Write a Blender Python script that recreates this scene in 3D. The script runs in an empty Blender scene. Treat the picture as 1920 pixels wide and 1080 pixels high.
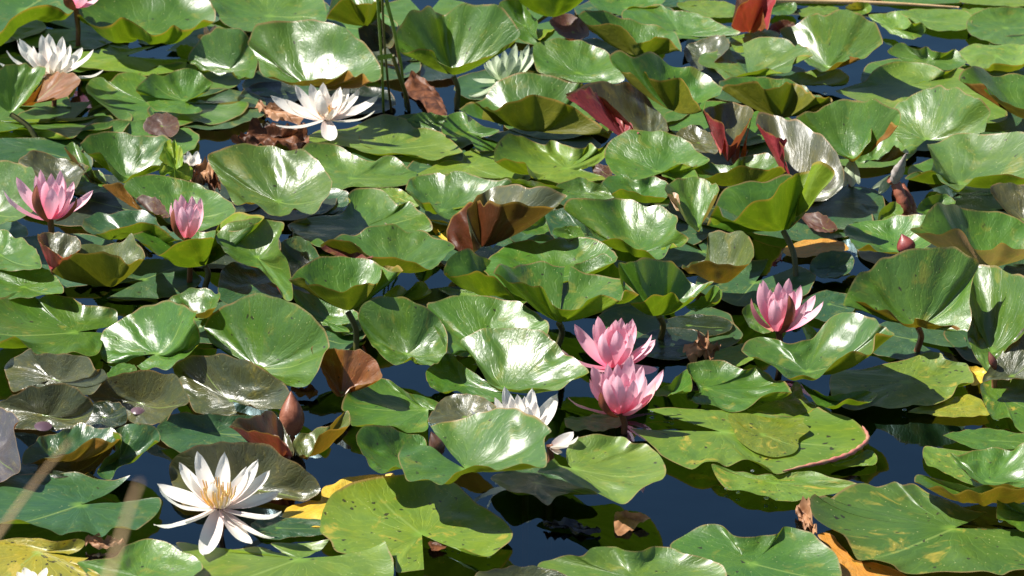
import bpy, bmesh, math, random
from mathutils import Vector, Matrix, noise
random.seed(7)
scene = bpy.context.scene
COL = scene.collection
R = math.radians
# ------------------------------------------------------------------ camera
CAM_H, PITCH, HFOV = 1.6, 23.0, 15.8
cam_data = bpy.data.cameras.new('camera'); cam = bpy.data.objects.new('camera', cam_data); COL.objects.link(cam)
CAM = Vector((0, -CAM_H / math.tan(R(PITCH)), CAM_H))
cam.location = CAM; cam.rotation_euler = (R(90 - PITCH), 0, 0)
cam_data.sensor_width = 36; cam_data.lens = 18 / math.tan(R(HFOV / 2)); cam_data.clip_start = .05; cam_data.clip_end = 500
cam_data.dof.use_dof = True; cam_data.dof.focus_distance = 3.85; cam_data.dof.aperture_fstop = 20
scene.camera = cam
# ------------------------------------------------------------------ sky and sun
SUN_EL, SUN_DIR = 51.0, Vector((-.95, .22, 0)).normalized()      # towards the sun: left of the pond
world = bpy.data.worlds.new('World'); scene.world = world; world.use_nodes = True
wn = world.node_tree.nodes; wl = world.node_tree.links
sky = wn.new('ShaderNodeTexSky'); sky.sky_type = 'NISHITA'; sky.sun_disc = False
sky.sun_elevation = R(SUN_EL); sky.sun_rotation = math.atan2(SUN_DIR.x, SUN_DIR.y)
sky.air_density = 1.0; sky.dust_density = .4; sky.ozone_density = 2.0
wl.new(sky.outputs[0], wn['Background'].inputs[0]); wn['Background'].inputs[1].default_value = .056
sd = bpy.data.lights.new('sun', 'SUN'); sd.energy = 5.0; sd.angle = R(.53); sd.color = (1, .955, .88)
sun = bpy.data.objects.new('sun', sd); COL.objects.link(sun)
to_sun = Vector((SUN_DIR.x * math.cos(R(SUN_EL)), SUN_DIR.y * math.cos(R(SUN_EL)), math.sin(R(SUN_EL))))
sun.rotation_euler = to_sun.to_track_quat('Z', 'Y').to_euler(); sun.location = (-3, 2, 4)
scene.view_settings.view_transform = 'Standard'; scene.view_settings.look = 'None'
scene.view_settings.exposure = 1.02; scene.view_settings.gamma = 1
# ------------------------------------------------------------------ helpers
TH = math.tan(R(HFOV / 2)); cp, sp = math.cos(R(PITCH)), math.sin(R(PITCH))
def ray(x, y):
    u = (x - 960) / 960 * TH; v = -(y - 540) / 960 * TH
    return Vector((u, cp + v * sp, -sp + v * cp))                 # forward depth 1
def at(x, y, z=0.0):
    d = ray(x, y); t = (z - CAM.z) / d.z
    return CAM + d * t
def link(o, parent=None):
    COL.objects.link(o)
    if parent: o.parent = parent
    return o
def mesh_obj(name, verts, faces, mat, parent=None, uvs=None, smooth=True):
    me = bpy.data.meshes.new(name); me.from_pydata([tuple(v) for v in verts], [], faces)
    if uvs is not None:
        l = me.uv_layers.new(name='UVMap')
        for lp in me.loops: l.data[lp.index].uv = uvs[lp.vertex_index]
    if smooth: me.polygons.foreach_set('use_smooth', [True] * len(me.polygons))
    me.materials.append(mat); me.update()
    return link(bpy.data.objects.new(name, me), parent)
def tag(o, label=None, cat=None, group=None, kind=None):
    if label: o['label'] = label
    if cat: o['category'] = cat
    if group: o['group'] = group
    if kind: o['kind'] = kind
    return o
def empty(name, loc=(0, 0, 0)):
    o = bpy.data.objects.new(name, None); o.location = loc; o.empty_display_size = .02; COL.objects.link(o); return o
def localise(root, *objs):
    for o in objs: o.matrix_parent_inverse = Matrix.Translation(-root.location)
def crom(P, closed, n):
    out = []; m = len(P)
    rng = range(m) if closed else range(m - 1)
    for i in rng:
        if closed: a, b, c, d = P[i - 1], P[i], P[(i + 1) % m], P[(i + 2) % m]
        else: a, b, c, d = P[max(i - 1, 0)], P[i], P[i + 1], P[min(i + 2, m - 1)]
        k = max(2, min(n, int(round((c - b).length / .004)) + 1))
        for s in range(k):
            t = s / k; t2 = t * t; t3 = t2 * t
            cr = .5 * ((2 * b) + (c - a) * t + (2 * a - 5 * b + 4 * c - d) * t2 + (3 * b - 3 * c + d - a) * t3)
            out.append(cr.lerp(b.lerp(c, t), .15))
    if not closed: out.append(P[-1].copy())
    return out
def tube(name, pts, radii, mat, parent=None, seg=8):
    pts = [Vector(p) for p in pts]; V = []; F = []; UV = []
    ref = Vector((0.3, 1, .2)).normalized()
    for i, p in enumerate(pts):
        t = (pts[min(i + 1, len(pts) - 1)] - pts[max(i - 1, 0)]).normalized()
        a = t.cross(ref).normalized(); b = t.cross(a)
        r = radii[i] if isinstance(radii, (list, tuple)) else radii
        for k in range(seg):
            an = 2 * math.pi * k / seg
            V.append(p + (a * math.cos(an) + b * math.sin(an)) * r); UV.append((k / seg, i / len(pts)))
    for i in range(len(pts) - 1):
        for k in range(seg):
            F.append((i * seg + k, i * seg + (k + 1) % seg, (i + 1) * seg + (k + 1) % seg, (i + 1) * seg + k))
    F.append(tuple(range(seg))); F.append(tuple((len(pts) - 1) * seg + k for k in reversed(range(seg))))
    return mesh_obj(name, V, F, mat, parent, UV)
# ------------------------------------------------------------------ materials
class NT:
    def __init__(s, name):
        s.m = bpy.data.materials.new(name); s.m.use_nodes = True
        s.n = s.m.node_tree.nodes; s.l = s.m.node_tree.links; s.n.clear()
        s.out = s.n.new('ShaderNodeOutputMaterial')
    def node(s, t, **k):
        n = s.n.new(t)
        for a, b in k.items(): setattr(n, a, b)
        return n
    def set(s, sock, v):
        if v is None: return
        if hasattr(v, 'is_output') or isinstance(v, bpy.types.NodeSocket): s.l.new(v, sock)
        elif isinstance(v, (tuple, list)) and len(v) == 3 and sock.type == 'RGBA': sock.default_value = (*v, 1)
        else: sock.default_value = v
    def math(s, op, a, b=None, c=None, clamp=False):
        n = s.node('ShaderNodeMath', operation=op); n.use_clamp = clamp
        s.set(n.inputs[0], a)
        if b is not None: s.set(n.inputs[1], b)
        if c is not None: s.set(n.inputs[2], c)
        return n.outputs[0]
    def mix(s, f, a, b, mode='MIX'):
        n = s.node('ShaderNodeMix', data_type='RGBA', blend_type=mode); n.clamp_factor = True
        s.set(n.inputs[0], f); s.set(n.inputs[6], a); s.set(n.inputs[7], b)
        return n.outputs[2]
    def noise(s, vec, scale, detail=3, rough=.55, dist=0):
        n = s.node('ShaderNodeTexNoise'); s.set(n.inputs['Vector'], vec); n.inputs['Scale'].default_value = scale
        n.inputs['Detail'].default_value = detail; n.inputs['Roughness'].default_value = rough; n.inputs['Distortion'].default_value = dist
        return n.outputs[0]
    def ramp(s, f, a, b, lo=0., hi=1.):
        n = s.node('ShaderNodeMapRange'); n.interpolation_type = 'SMOOTHSTEP'; n.clamp = True
        s.set(n.inputs[0], f); n.inputs[1].default_value = a; n.inputs[2].default_value = b
        n.inputs[3].default_value = lo; n.inputs[4].default_value = hi
        return n.outputs[0]
    def prin(s, col, rough=.4, spec=.5, bump=None, bstr=.3, bdist=.002, **k):
        p = s.node('ShaderNodeBsdfPrincipled'); s.set(p.inputs['Base Color'], col); s.set(p.inputs['Roughness'], rough)
        s.set(p.inputs['Specular IOR Level'], spec)
        for a, b in k.items(): s.set(p.inputs[a.replace('_', ' ')], b)
        if bump is not None:
            b = s.node('ShaderNodeBump'); b.inputs['Strength'].default_value = bstr; b.inputs['Distance'].default_value = bdist
            s.l.new(bump, b.inputs['Height']); s.l.new(b.outputs[0], p.inputs['Normal'])
        return p.outputs[0]
    def done(s, sh): s.l.new(sh, s.out.inputs[0]); return s.m
def leaf_material():
    t = NT('lily_pad_leaf')
    oi = t.node('ShaderNodeObjectInfo'); geo = t.node('ShaderNodeNewGeometry'); uv = t.node('ShaderNodeUVMap')
    def attr(nm, c=False):
        a = t.node('ShaderNodeAttribute', attribute_type='OBJECT', attribute_name=nm); return a.outputs['Color'] if c else a.outputs['Fac']
    rnd = oi.outputs['Random']
    sep = t.node('ShaderNodeSeparateXYZ'); t.l.new(uv.outputs[0], sep.inputs[0])
    X = t.math('MULTIPLY_ADD', sep.outputs[0], 2, -1); Y = t.math('MULTIPLY_ADD', sep.outputs[1], 2, -1)
    rr = t.math('SQRT', t.math('ADD', t.math('MULTIPLY', X, X), t.math('MULTIPLY', Y, Y)))
    comb = t.node('ShaderNodeCombineXYZ'); t.l.new(X, comb.inputs[0]); t.l.new(Y, comb.inputs[1])
    t.l.new(t.math('MULTIPLY', rnd, 37.), comb.inputs[2]); P = comb.outputs[0]
    ang = t.math('ARCTAN2', Y, X)
    nz = t.noise(P, 2.2, 3)
    ang2 = t.math('MULTIPLY_ADD', t.math('SUBTRACT', nz, .5), .75, ang)
    def vein(k, pw, ph=0.):
        c = t.math('ABSOLUTE', t.math('COSINE', t.math('MULTIPLY_ADD', ang2, k, ph)))
        return t.math('POWER', c, pw)
    v1 = t.math('MULTIPLY', vein(8.5, 70), t.ramp(rr, .95, .35)); v2 = t.math('MULTIPLY', vein(17, 40, .4), t.ramp(rr, .3, .6)); v3 = t.math('MULTIPLY', vein(34, 14, 1.), t.ramp(rr, .55, .9))
    veins = t.math('MAXIMUM', v1, t.math('MAXIMUM', t.math('MULTIPLY', v2, .7), t.math('MULTIPLY', v3, .35)))
    # quilting between the veins
    cw = t.node('ShaderNodeCombineXYZ'); t.l.new(t.math('MULTIPLY', t.math('COSINE', ang2), 4.), cw.inputs[0]); t.l.new(t.math('MULTIPLY', t.math('SINE', ang2), 4.), cw.inputs[1])
    t.l.new(t.math('MULTIPLY_ADD', rr, 2.2, t.math('MULTIPLY', rnd, 50.)), cw.inputs[2])
    quilt = t.math('MULTIPLY', t.noise(cw.outputs[0], 1.5, 3, .6, .5), 1.5)
    n2 = t.noise(P, 7, 3); n3 = t.noise(P, 28, 4, .6); n5 = t.noise(P, 1.5, 2)
    base = oi.outputs['Color']
    c = t.mix(t.ramp(n2, .3, .75), base, t.mix(1., base, (1.35, 1.22, .85), 'MULTIPLY'))
    c = t.mix(t.ramp(n5, .35, .7, 0, .75), c, t.mix(1., c, (.66, .86, 1.1), 'MULTIPLY'))
    c = t.mix(t.math('MULTIPLY', veins, .3), c, t.mix(1., c, (2.0, 1.7, 1.2), 'MULTIPLY'))
    mid = t.math('MULTIPLY', t.ramp(t.math('ABSOLUTE', t.math('MULTIPLY', t.math('SUBTRACT', t.math('ABSOLUTE', ang), 3.14159), rr)), .022, .006), t.math('MULTIPLY', t.ramp(X, .02, -.05), t.ramp(rr, .98, .6)))
    c = t.mix(t.math('MULTIPLY', mid, .5), c, (.26, .36, .08))
    # paler joint where the stalk meets the blade
    c = t.mix(t.math('MULTIPLY', t.ramp(rr, .13, .03), .5), c, (.2, .36, .04))
    # yellow patches, specks and dark nibbles
    sp_ = attr('spots')
    patch = t.math('MULTIPLY', t.ramp(t.noise(P, 3.1, 4, .65, .6), .56, .72), sp_)
    c = t.mix(patch, c, (.42, .33, .04))
    vr = t.node('ShaderNodeTexVoronoi'); vr.inputs['Scale'].default_value = 24; t.l.new(P, vr.inputs['Vector'])
    vsep = t.node('ShaderNodeSeparateColor'); t.l.new(vr.outputs['Color'], vsep.inputs[0])
    pale = t.math('MULTIPLY', t.ramp(vr.outputs['Distance'], .17, .09), t.ramp(vsep.outputs[0], .78, .8))
    c = t.mix(t.math('MULTIPLY', pale, .8), c, (.5, .5, .2))
    vr2 = t.node('ShaderNodeTexVoronoi'); vr2.inputs['Scale'].default_value = 11
    wv = t.node('ShaderNodeVectorMath', operation='ADD'); t.l.new(P, wv.inputs[0])
    nc = t.node('ShaderNodeTexNoise'); nc.inputs['Scale'].default_value = 13; t.l.new(P, nc.inputs['Vector'])
    sc = t.node('ShaderNodeVectorMath', operation='SCALE'); sc.inputs['Scale'].default_value = .13; t.l.new(nc.outputs['Color'], sc.inputs[0]); t.l.new(sc.outputs[0], wv.inputs[1])
    t.l.new(wv.outputs[0], vr2.inputs['Vector'])
    vs2 = t.node('ShaderNodeSeparateColor'); t.l.new(vr2.outputs['Color'], vs2.inputs[0])
    dark = t.math('MULTIPLY', t.ramp(vr2.outputs['Distance'], .27, .20), t.ramp(t.math('ADD', vs2.outputs[0], t.math('MULTIPLY', sp_, .22)), .99, 1.0))
    c = t.mix(t.math('MULTIPLY', dark, .92), c, (.018, .015, .006))
    # thin browned rim, paler to stand in for the edge catching light
    rim = t.math('MULTIPLY', t.ramp(rr, .972, .995), .75)
    c = t.mix(t.math('MULTIPLY', rim, t.ramp(nz, .35, .6)), c, (.30, .18, .07))
    # underside
    under = attr('under', True)
    u = t.mix(t.ramp(n2, .3, .7, 0, .55), under, t.mix(1., under, (.5, .62, .6), 'MULTIPLY'))
    u = t.mix(t.math('MULTIPLY', veins, .35), u, t.mix(1., u, (1.5, 1.5, 1.2), 'MULTIPLY'))
    u = t.mix(t.ramp(rr, .955, .99, 0, .6), u, (.33, .2, .05))
    col = t.mix(geo.outputs['Backfacing'], c, u)
    rb = attr('rough')
    rough = t.math('ADD', t.math('MULTIPLY_ADD', n3, .10, rb), t.math('MULTIPLY_ADD', geo.outputs['Backfacing'], .1, t.math('MULTIPLY', n5, .06)))
    h = t.math('ADD', t.math('MULTIPLY', quilt, .55), t.math('ADD', t.math('MULTIPLY', veins, -.32), t.math('ADD', t.math('MULTIPLY', n3, .12), t.math('MULTIPLY', n2, .9))))
    h = t.math('MULTIPLY', h, t.ramp(rr, .02, .3))
    p = t.prin(col, rough, t.math('MULTIPLY_ADD', geo.outputs['Backfacing'], -.35, .52), h, .42, .0016, Coat_Weight=t.math('MULTIPLY_ADD', geo.outputs['Backfacing'], -.4, .4), Coat_Roughness=t.math('MULTIPLY', rough, .62))
    tr = t.node('ShaderNodeBsdfTranslucent')
    tc = t.mix(.5, t.mix(1., c, (1.6, 1.5, .5), 'MULTIPLY'), t.mix(1., u, (1.9, 1.6, 1.0), 'MULTIPLY'))
    t.set(tr.inputs[0], tc)
    mx = t.node('ShaderNodeMixShader'); mx.inputs[0].default_value = .27; t.l.new(p, mx.inputs[1]); t.l.new(tr.outputs[0], mx.inputs[2])
    return t.done(mx.outputs[0])
def petal_material(name, tipc, basec, outc, tl=.35, rough=.5):
    t = NT(name); uv = t.node('ShaderNodeUVMap'); geo = t.node('ShaderNodeNewGeometry'); sep = t.node('ShaderNodeSeparateXYZ'); t.l.new(uv.outputs[0], sep.inputs[0])
    f = t.ramp(sep.outputs[1], .0, .75)
    oi = t.node('ShaderNodeObjectInfo')
    mp = t.node('ShaderNodeMapping'); mp.inputs['Scale'].default_value = (26, 1.2, 1); t.l.new(uv.outputs[0], mp.inputs['Vector'])
    nz = t.noise(mp.outputs[0], 1.4, 3)
    c = t.mix(f, basec, tipc); c = t.mix(t.ramp(nz, .35, .75, 0, .2), c, t.mix(1., c, (1.0, .82, .9), 'MULTIPLY'))
    o = t.mix(t.ramp(sep.outputs[1], .1, .9), outc, tipc) if outc != 'same' else c
    if name == 'sepal_skin': o = t.mix(t.ramp(t.noise(mp.outputs[0], 2.4, 4), .3, .7), outc, (.24, .075, .03))
    col = t.mix(geo.outputs['Backfacing'], c, o)
    p = t.prin(col, rough, .35, nz, .35, .001)
    tr = t.node('ShaderNodeBsdfTranslucent'); t.set(tr.inputs[0], col)
    mx = t.node('ShaderNodeMixShader'); mx.inputs[0].default_value = tl; t.l.new(p, mx.inputs[1]); t.l.new(tr.outputs[0], mx.inputs[2])
    return t.done(mx.outputs[0])
def simple_material(name, c1, c2, scale=30, rough=.5, tl=0., bstr=.4, spec=.4):
    t = NT(name); tc = t.node('ShaderNodeTexCoord'); nz = t.noise(tc.outputs['Object'], scale, 5, .6, .4)
    c = t.mix(t.ramp(nz, .32, .68), c1, c2); p = t.prin(c, rough, spec, nz, bstr, .002)
    if not tl: return t.done(p)
    tr = t.node('ShaderNodeBsdfTranslucent'); t.set(tr.inputs[0], c)
    mx = t.node('ShaderNodeMixShader'); mx.inputs[0].default_value = tl; t.l.new(p, mx.inputs[1]); t.l.new(tr.outputs[0], mx.inputs[2])
    return t.done(mx.outputs[0])
def water_material():
    t = NT('pond_water'); tc = t.node('ShaderNodeTexCoord')
    n1 = t.noise(tc.outputs['Object'], 9, 2, .5); n2 = t.noise(tc.outputs['Object'], 70, 2)
    h = t.math('ADD', n1, t.math('MULTIPLY', n2, .04))
    b = t.node('ShaderNodeBump'); b.inputs['Strength'].default_value = .25; b.inputs['Distance'].default_value = .004; t.l.new(h, b.inputs['Height'])
    fr = t.node('ShaderNodeFresnel'); fr.inputs[0].default_value = 1.75; t.l.new(b.outputs[0], fr.inputs['Normal'])
    g = t.node('ShaderNodeBsdfGlossy'); g.inputs['Roughness'].default_value = .015; g.inputs[0].default_value = (.64, .90, 1.0, 1); t.l.new(b.outputs[0], g.inputs['Normal'])
    tr = t.node('ShaderNodeBsdfTransparent'); tr.inputs[0].default_value = (.42, .40, .30, 1)
    mx = t.node('ShaderNodeMixShader'); t.l.new(fr.outputs[0], mx.inputs[0]); t.l.new(tr.outputs[0], mx.inputs[1]); t.l.new(g.outputs[0], mx.inputs[2])
    return t.done(mx.outputs[0])
M_LEAF = leaf_material()
M_WATER = water_material()
M_BED = simple_material('pond_mud', (.006, .007, .006), (.012, .011, .007), 5, .9)
M_PINK = petal_material('pink_petal', (.94, .56, .64), (.87, .17, .31), (.86, .29, .40))
M_WHITE = petal_material('white_petal', (.93, .89, .80), (.92, .72, .66), (.90, .84, .74), .4)
M_SHADE = petal_material('greenish_petal_with_shade', (.52, .60, .42), (.42, .52, .28), (.36, .48, .25), .3)  # greenish white, darkened to put the flower's shade into its colour
M_SEPAL = petal_material('sepal_skin', (.80, .45, .42), (.55, .25, .18), (.16, .035, .018), .10)
M_STAMEN = simple_material('stamen_yellow', (.92, .60, .16), (.95, .74, .36), 60, .5, .2)
M_STEM = simple_material('green_stem', (.07, .075, .02), (.10, .08, .025), 40, .4)
M_RSTEM = simple_material('red_stem', (.13, .05, .025), (.20, .085, .04), 40, .35)
M_DEAD = simple_material('dry_leaf', (.20, .085, .035), (.42, .22, .11), 45, .55, .15, .8)
M_RUST = simple_material('rusty_leaf', (.045, .016, .007), (.17, .062, .024), 60, .5, .1, 1., .22)
M_TAN = simple_material('dry_straw', (.46, .30, .14), (.58, .40, .21), 50, .6, .1)
M_OAK = simple_material('yellow_green_leaf', (.30, .36, .02), (.16, .30, .02), 55, .5, .35, .8)
M_REED = simple_material('fresh_reed', (.13, .20, .03), (.20, .28, .05), 50, .4, .2)
M_BUD = simple_material('bud_skin', (.16, .045, .02), (.30, .11, .06), 70, .45, .05, .7)
M_DROP = NT('glint_drop'); M_DROP = M_DROP.done(M_DROP.prin((.9, .95, 1), .03, .6, Transmission_Weight=.9, IOR=1.33))
# ------------------------------------------------------------------ the pond
def sheet(name, z, mat, s=40):
    o = mesh_obj(name, [(-s, -s, z), (s, -s, z), (s, s, z), (-s, s, z)], [(0, 1, 2, 3)], mat, smooth=False); return tag(o, kind='structure')
sheet('water', 0, M_WATER); sheet('pond_bed', -.45, M_BED)
# ------------------------------------------------------------------ lily pads
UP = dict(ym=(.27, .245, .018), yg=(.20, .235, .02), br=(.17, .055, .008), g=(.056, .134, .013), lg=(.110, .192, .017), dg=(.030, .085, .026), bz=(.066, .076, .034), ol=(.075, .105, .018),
          y=(.62, .42, .035), dk=(.014, .028, .010), pr=(.050, .044, .052), rd=(.065, .020, .010), gp=(.076, .152, .022), or_=(.55, .25, .04))  # dg and dk also carry the shade on pads lying in shadow
UN = dict(mo=(.085, .022, .007), g=(.15, .22, .010), o=(.19, .085, .012), r=(.30, .034, .042), ol=(.115, .115, .008), m=(.13, .03, .02), y=(.4, .27, .02), k=(.3, .17, .09))
GROSS = dict(g=.32, lg=.42, dg=.34, bz=.30, ol=.36, y=.5, dk=.28, pr=.3, rd=.4, gp=.32, or_=.5)
pad_no = 0
RIMS = {}
def parse(rim):
    z = .8; out = []
    for tk in rim.split():
        if ':' in tk: tk, zz = tk.split(':'); z = float(zz)
        x, y = tk.split(','); out.append((float(x), float(y), z))
    return out
def blade(name, C, rim, opened, p, parent=None, amp=None, nr=15, mat=None, low=1., tilt=0.):
    P = parse(rim); cx, cy, cz = C
    c3 = at(cx, cy, cz / 100)
    ppm = 6918 / (c3 - CAM).length
    hw = max(abs(q[0] - cx) for q in P); hw2 = (max(q[0] for q in P) - min(q[0] for q in P)) / 2
    Rm = max(hw * .8, hw2) / ppm * 1.15
    p = p if p > 3.2 else 1 + (p - 1) * .68
    zs = []
    def upper(i):                                                 # far rim: nothing of the outline lies above it
        x, y, _ = P[i]; m = len(P)
        for k in range(m if not opened else m - 1):
            a, b = P[k], P[(k + 1) % m]
            if k == i or (k + 1) % m == i or abs(a[0] - b[0]) < 1e-6: continue
            if min(a[0], b[0]) <= x <= max(a[0], b[0]):
                yy = a[1] + (b[1] - a[1]) * (x - a[0]) / (b[0] - a[0])
                if yy < y - 3: return False
        return True
    for i, (x, y, z) in enumerate(P):
        z = z / 100 * low
        if y < cy - 4 and low == 1.:
            d = ray(x, y).normalized(); oc = CAM - c3; b = oc.dot(d); q = b * b - (oc.length_squared - Rm * Rm)
            t = -b + (math.sqrt(q) if q > 0 else 0)
            za = min((CAM + d * t).z, c3.z + Rm * .95, .125)
            if upper(i): z = max(za, min(z, c3.z + .012)) if z > c3.z + .012 else max(z, za)
            else: z = max(z, za)
        zs.append(z + (tilt / 100 * (x - cx) / max(hw, 1) if abs(x - cx) > 1 else 0))
    n = len(P)
    zz = [(.22 * zs[i - 1] + .56 * zs[i] + .22 * zs[(i + 1) % n]) if (not opened or 0 < i < n - 1) else zs[i] for i in range(n)]
    P3 = [at(P[i][0], P[i][1], max(zz[i], .002)) for i in range(n)]
    area = sum(P3[i].x * P3[(i + 1) % n].y - P3[(i + 1) % n].x * P3[i].y for i in range(n))
    # pixel winding tells the true orientation even for a folded blade
    if opened: rimp = crom(P3, False, 12)
    else: rimp = crom(P3, True, 12)
    if area < 0: rimp.reverse()
    N = len(rimp); L = [0]
    for i in range(1, N): L.append(L[-1] + max((rimp[i] - rimp[i - 1]).length, 1e-5))
    tot = L[-1] + ((rimp[0] - rimp[-1]).length if not opened else 0)
    span = 2 * math.pi * (1 if not opened else .955)
    maxdz = max(abs(q.z - c3.z) for q in rimp)
    if amp is None: amp = .0011 + .035 * maxdz
    seed = Vector((pad_no * 3.7, pad_no * 1.3, 0))
    kw = 3 + pad_no % 3; ph = pad_no * 1.7; wa = min(.0034, .0008 + .05 * maxdz)
    V = [c3]; UVs = [(.5, .5)]
    for i in range(1, nr + 1):
        r = (i / nr) ** .85
        for j in range(N):
            th = span * L[j] / tot
            q = rimp[j]; v = c3.lerp(q, r); v.z = c3.z + (q.z - c3.z) * r ** p
            w = r * r * (1 - .75 * r ** 5)
            nn = noise.noise(Vector((math.cos(th) * 1.9 * r, math.sin(th) * 1.9 * r, 0)) * 1.6 + seed)
            n2 = noise.noise(Vector((math.cos(th) * 3.6, math.sin(th) * 3.6, r * .8)) + seed)
            v.z += wa * math.sin(kw * th + ph + 2.2 * nn) * r ** 1.6 * (1 - r ** 4) * 1.5
            v.z += amp * (2.4 * nn * w + 1.7 * n2 * r ** 7)
            v.z = max(v.z, .0012 if cz > 0 else -1)
            V.append(v); UVs.append((.5 + .5 * r * math.cos(th), .5 + .5 * r * math.sin(th)))
    F = []
    m = N if not opened else N - 1
    for j in range(m):
        k = (j + 1) % N
        F.append((0, 1 + j, 1 + k))
        for i in range(nr - 1):
            a = 1 + i * N; b = 1 + (i + 1) * N
            F.append((a + j, b + j, b + k, a + k))
    return mesh_obj(name, V, F, mat or M_LEAF, parent, UVs), c3, rimp
def look(o, up, un, spots, gl=None):
    c = UP.get(up) or UN[up]; v = random.uniform(.88, 1.14)
    o.color = (c[0] * v * random.uniform(.92, 1.1), c[1] * v, c[2] * v, 1)
    o['under'] = list(UN[un]); o['spots'] = float(spots); o['rough'] = float(GROSS.get(up, .4) if gl is None else gl + .07)
def pad(up, un, C, p, label, rim, opened=0, stem=None, spots=.24, gl=None, flap=None, low=1., tilt=None):
    if tilt is None: tilt = .8 if p < 2.3 and not (stem and un == 'g') else .3 if p < 3 else 0.
    global pad_no
    pad_no += 1
    if stem or flap:
        root = empty('lily_pad'); b, c3, rp = blade('leaf_blade', C, rim, opened, p)
        root.location = c3; b.parent = root; localise(root, b); look(b, up, un, spots, gl)
        if stem:
            e = at(stem[0], stem[1], 0); top = c3 - Vector((0, 0, .0015))
            mid = (top + e) / 2 + Vector((.004, 0, .004)); e2 = e + (e - mid) * 1.2
            pts = crom([top, mid, e, e2], False, 8)
            s = tube('leaf_stalk', pts, .0034, M_RSTEM if un in 'ro' else M_STEM); s.parent = root; localise(root, s)
        if flap:
            f, _, _ = blade('folded_edge', flap[0], flap[1], 1, flap[3] if len(flap) > 3 else 1.3)
            f.parent = root; localise(root, f); look(f, flap[2], flap[2] if flap[2] in UN else un, spots, .45)
        o = root
    else:
        o, c3, rp = blade('lily_pad', C, rim, opened, p, low=low, tilt=tilt); look(o, up, un, spots, gl)
        o.data.transform(Matrix.Translation(-c3)); o.location = c3
    RIMS[label] = rp
    tag(o, label, 'lily pad', 'water lily pads covering the pond')
    return o
# ---- far edge of the pond (top of the picture)
pad('lg','g',(1730,38,.5),4,'pale flat pad just behind the blue water patch, below the straw stalk','1672,22:.5 1740,16 1800,18 1822,28 1815,54 1762,58 1735,50 1700,34')
pad('lg','g',(1672,52,1.2),4,'small pad with a curled dark back edge left of the blue water patch','1628,30:1.5 1655,25 1682,21:3 1700,32:3 1710,44 1725,42:2.5 1736,52:1.5 1733,62:.8 1718,73 1700,72 1670,62 1650,46')
pad('gp','g',(1885,52,.8),4,'broad smooth pad at the right edge of the frame above the water patch','1812,50:1 1816,34 1840,18:2 1875,13 1925,15 1970,42:.8 1950,75 1900,88 1868,82 1840,74 1820,64')
pad('g','g',(1467,17,.5),4,'tiny dark-shadowed flat pad just under the straw stalk','1445,25:.5 1452,8:1 1490,4 1493,18 1480,27')
pad('lg','g',(1545,21,.4),4,'thin yellowish pad between the red folded leaf and the straw stalk','1496,20:.4 1530,11 1570,14 1568,25 1510,31')
pad('lg','y',(1612,17,1),3,'small upright yellowish pad behind the shell-shaped glossy pad','1585,14:2 1608,3:3.5 1632,8:3 1631,24:1.5 1600,26:1')
pad('lg','g',(1330,22,.4),4,'flat striped pad between two raised pads at the top edge','1270,6:.4 1330,0 1375,8 1382,30 1330,33 1290,22')
pad('dg','g',(1275,2,.4),4,'dark pad cut by the top edge right of the reeds','1235,10:.4 1245,-12 1320,-16 1330,2 1300,12')
pad('lg','g',(1880,-2,.4),4,'thin flat pad in the top right corner','1800,4:.4 1840,-14 1925,-16 1960,5 1900,12')
pad('g','g',(1700,-4,.4),4,'flat pad behind the tip of the straw stalk','1620,-8:.4 1700,-20 1790,-14 1800,4 1700,8')
pad('g','g',(1545,-8,.4),4,'flat pad behind the thick end of the straw stalk','1450,-6:.4 1540,-22 1620,-12 1560,2')
pad('lg','g',(1850,32,.3),4,'thin pad lying between the right edge pad and the straw stalk','1790,20:.3 1840,14 1860,24 1830,34')
# glossy shell pads top right
pad('gp','o',(1550,126,2.5),1.7,'pale silvery shell-shaped pad with fanned veins left of the blue water patch','1462,60:6 1492,46:7 1517,28 1556,26 1578,17 1605,25 1630,36 1650,58:7 1655,80:6 1633,97:5 1614,110:5 1597,105:5 1578,117:4.5 1552,130:3.5 1528,125:4 1511,115:4 1480,85:5',gl=.3,tilt=2.0)
pad('gp','g',(1403,140,3),1.6,'split pad with a raised notch between the red folded leaf and the shell-shaped pad','1392,80:7 1428,70 1455,69 1480,76 1494,86 1498,79:6.5 1519,94:6 1523,108:5.5 1495,104:5.5 1487,118:5 1484,133:4.5 1470,138:4.5 1442,128:4.5 1405,133:4.5 1366,147:4 1350,140 1330,125 1308,118:4 1320,100:5 1345,94:6 1363,83:7',opened=1)
pad('lg','g',(1500,160,1),4,'thin pale ring of pad under the shell-shaped pad','1457,150:1.2 1490,138 1560,128:1 1590,140 1590,155 1578,162:.6 1545,160 1500,152 1470,156')
pad('lg','g',(1415,75,3),3,'yellowish flat pad at the foot of the red folded leaf','1368,72:3 1400,62 1430,56 1455,58 1462,68 1435,80 1400,96 1380,96')
pad('bz','r',(1318,108,2.5),1.6,'brown glossy pad with a maroon back behind the long wavy pad','1282,92:4 1300,80:5.5 1322,72:6.5 1355,65:7.5 1368,80:6 1362,95:4.5 1340,115:3 1312,132:2.5 1290,115:3',gl=.25)
pad('br','r',(1406,61,3),1.2,'upright folded pad with a deep red back at the top edge','1371,50:6 1384,16:8.5 1398,2:9.5 1425,-6:10 1455,-6:10.5 1448,20:8.5 1437,53:5 1420,-30:10 1388,-18:9.5')
pad('rd','r',(1462,55,1.5),2,'small maroon pad right of the upright red folded pad','1440,58:2 1450,42:3 1470,38:3 1490,44:2.5 1480,60:1.5')
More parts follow.
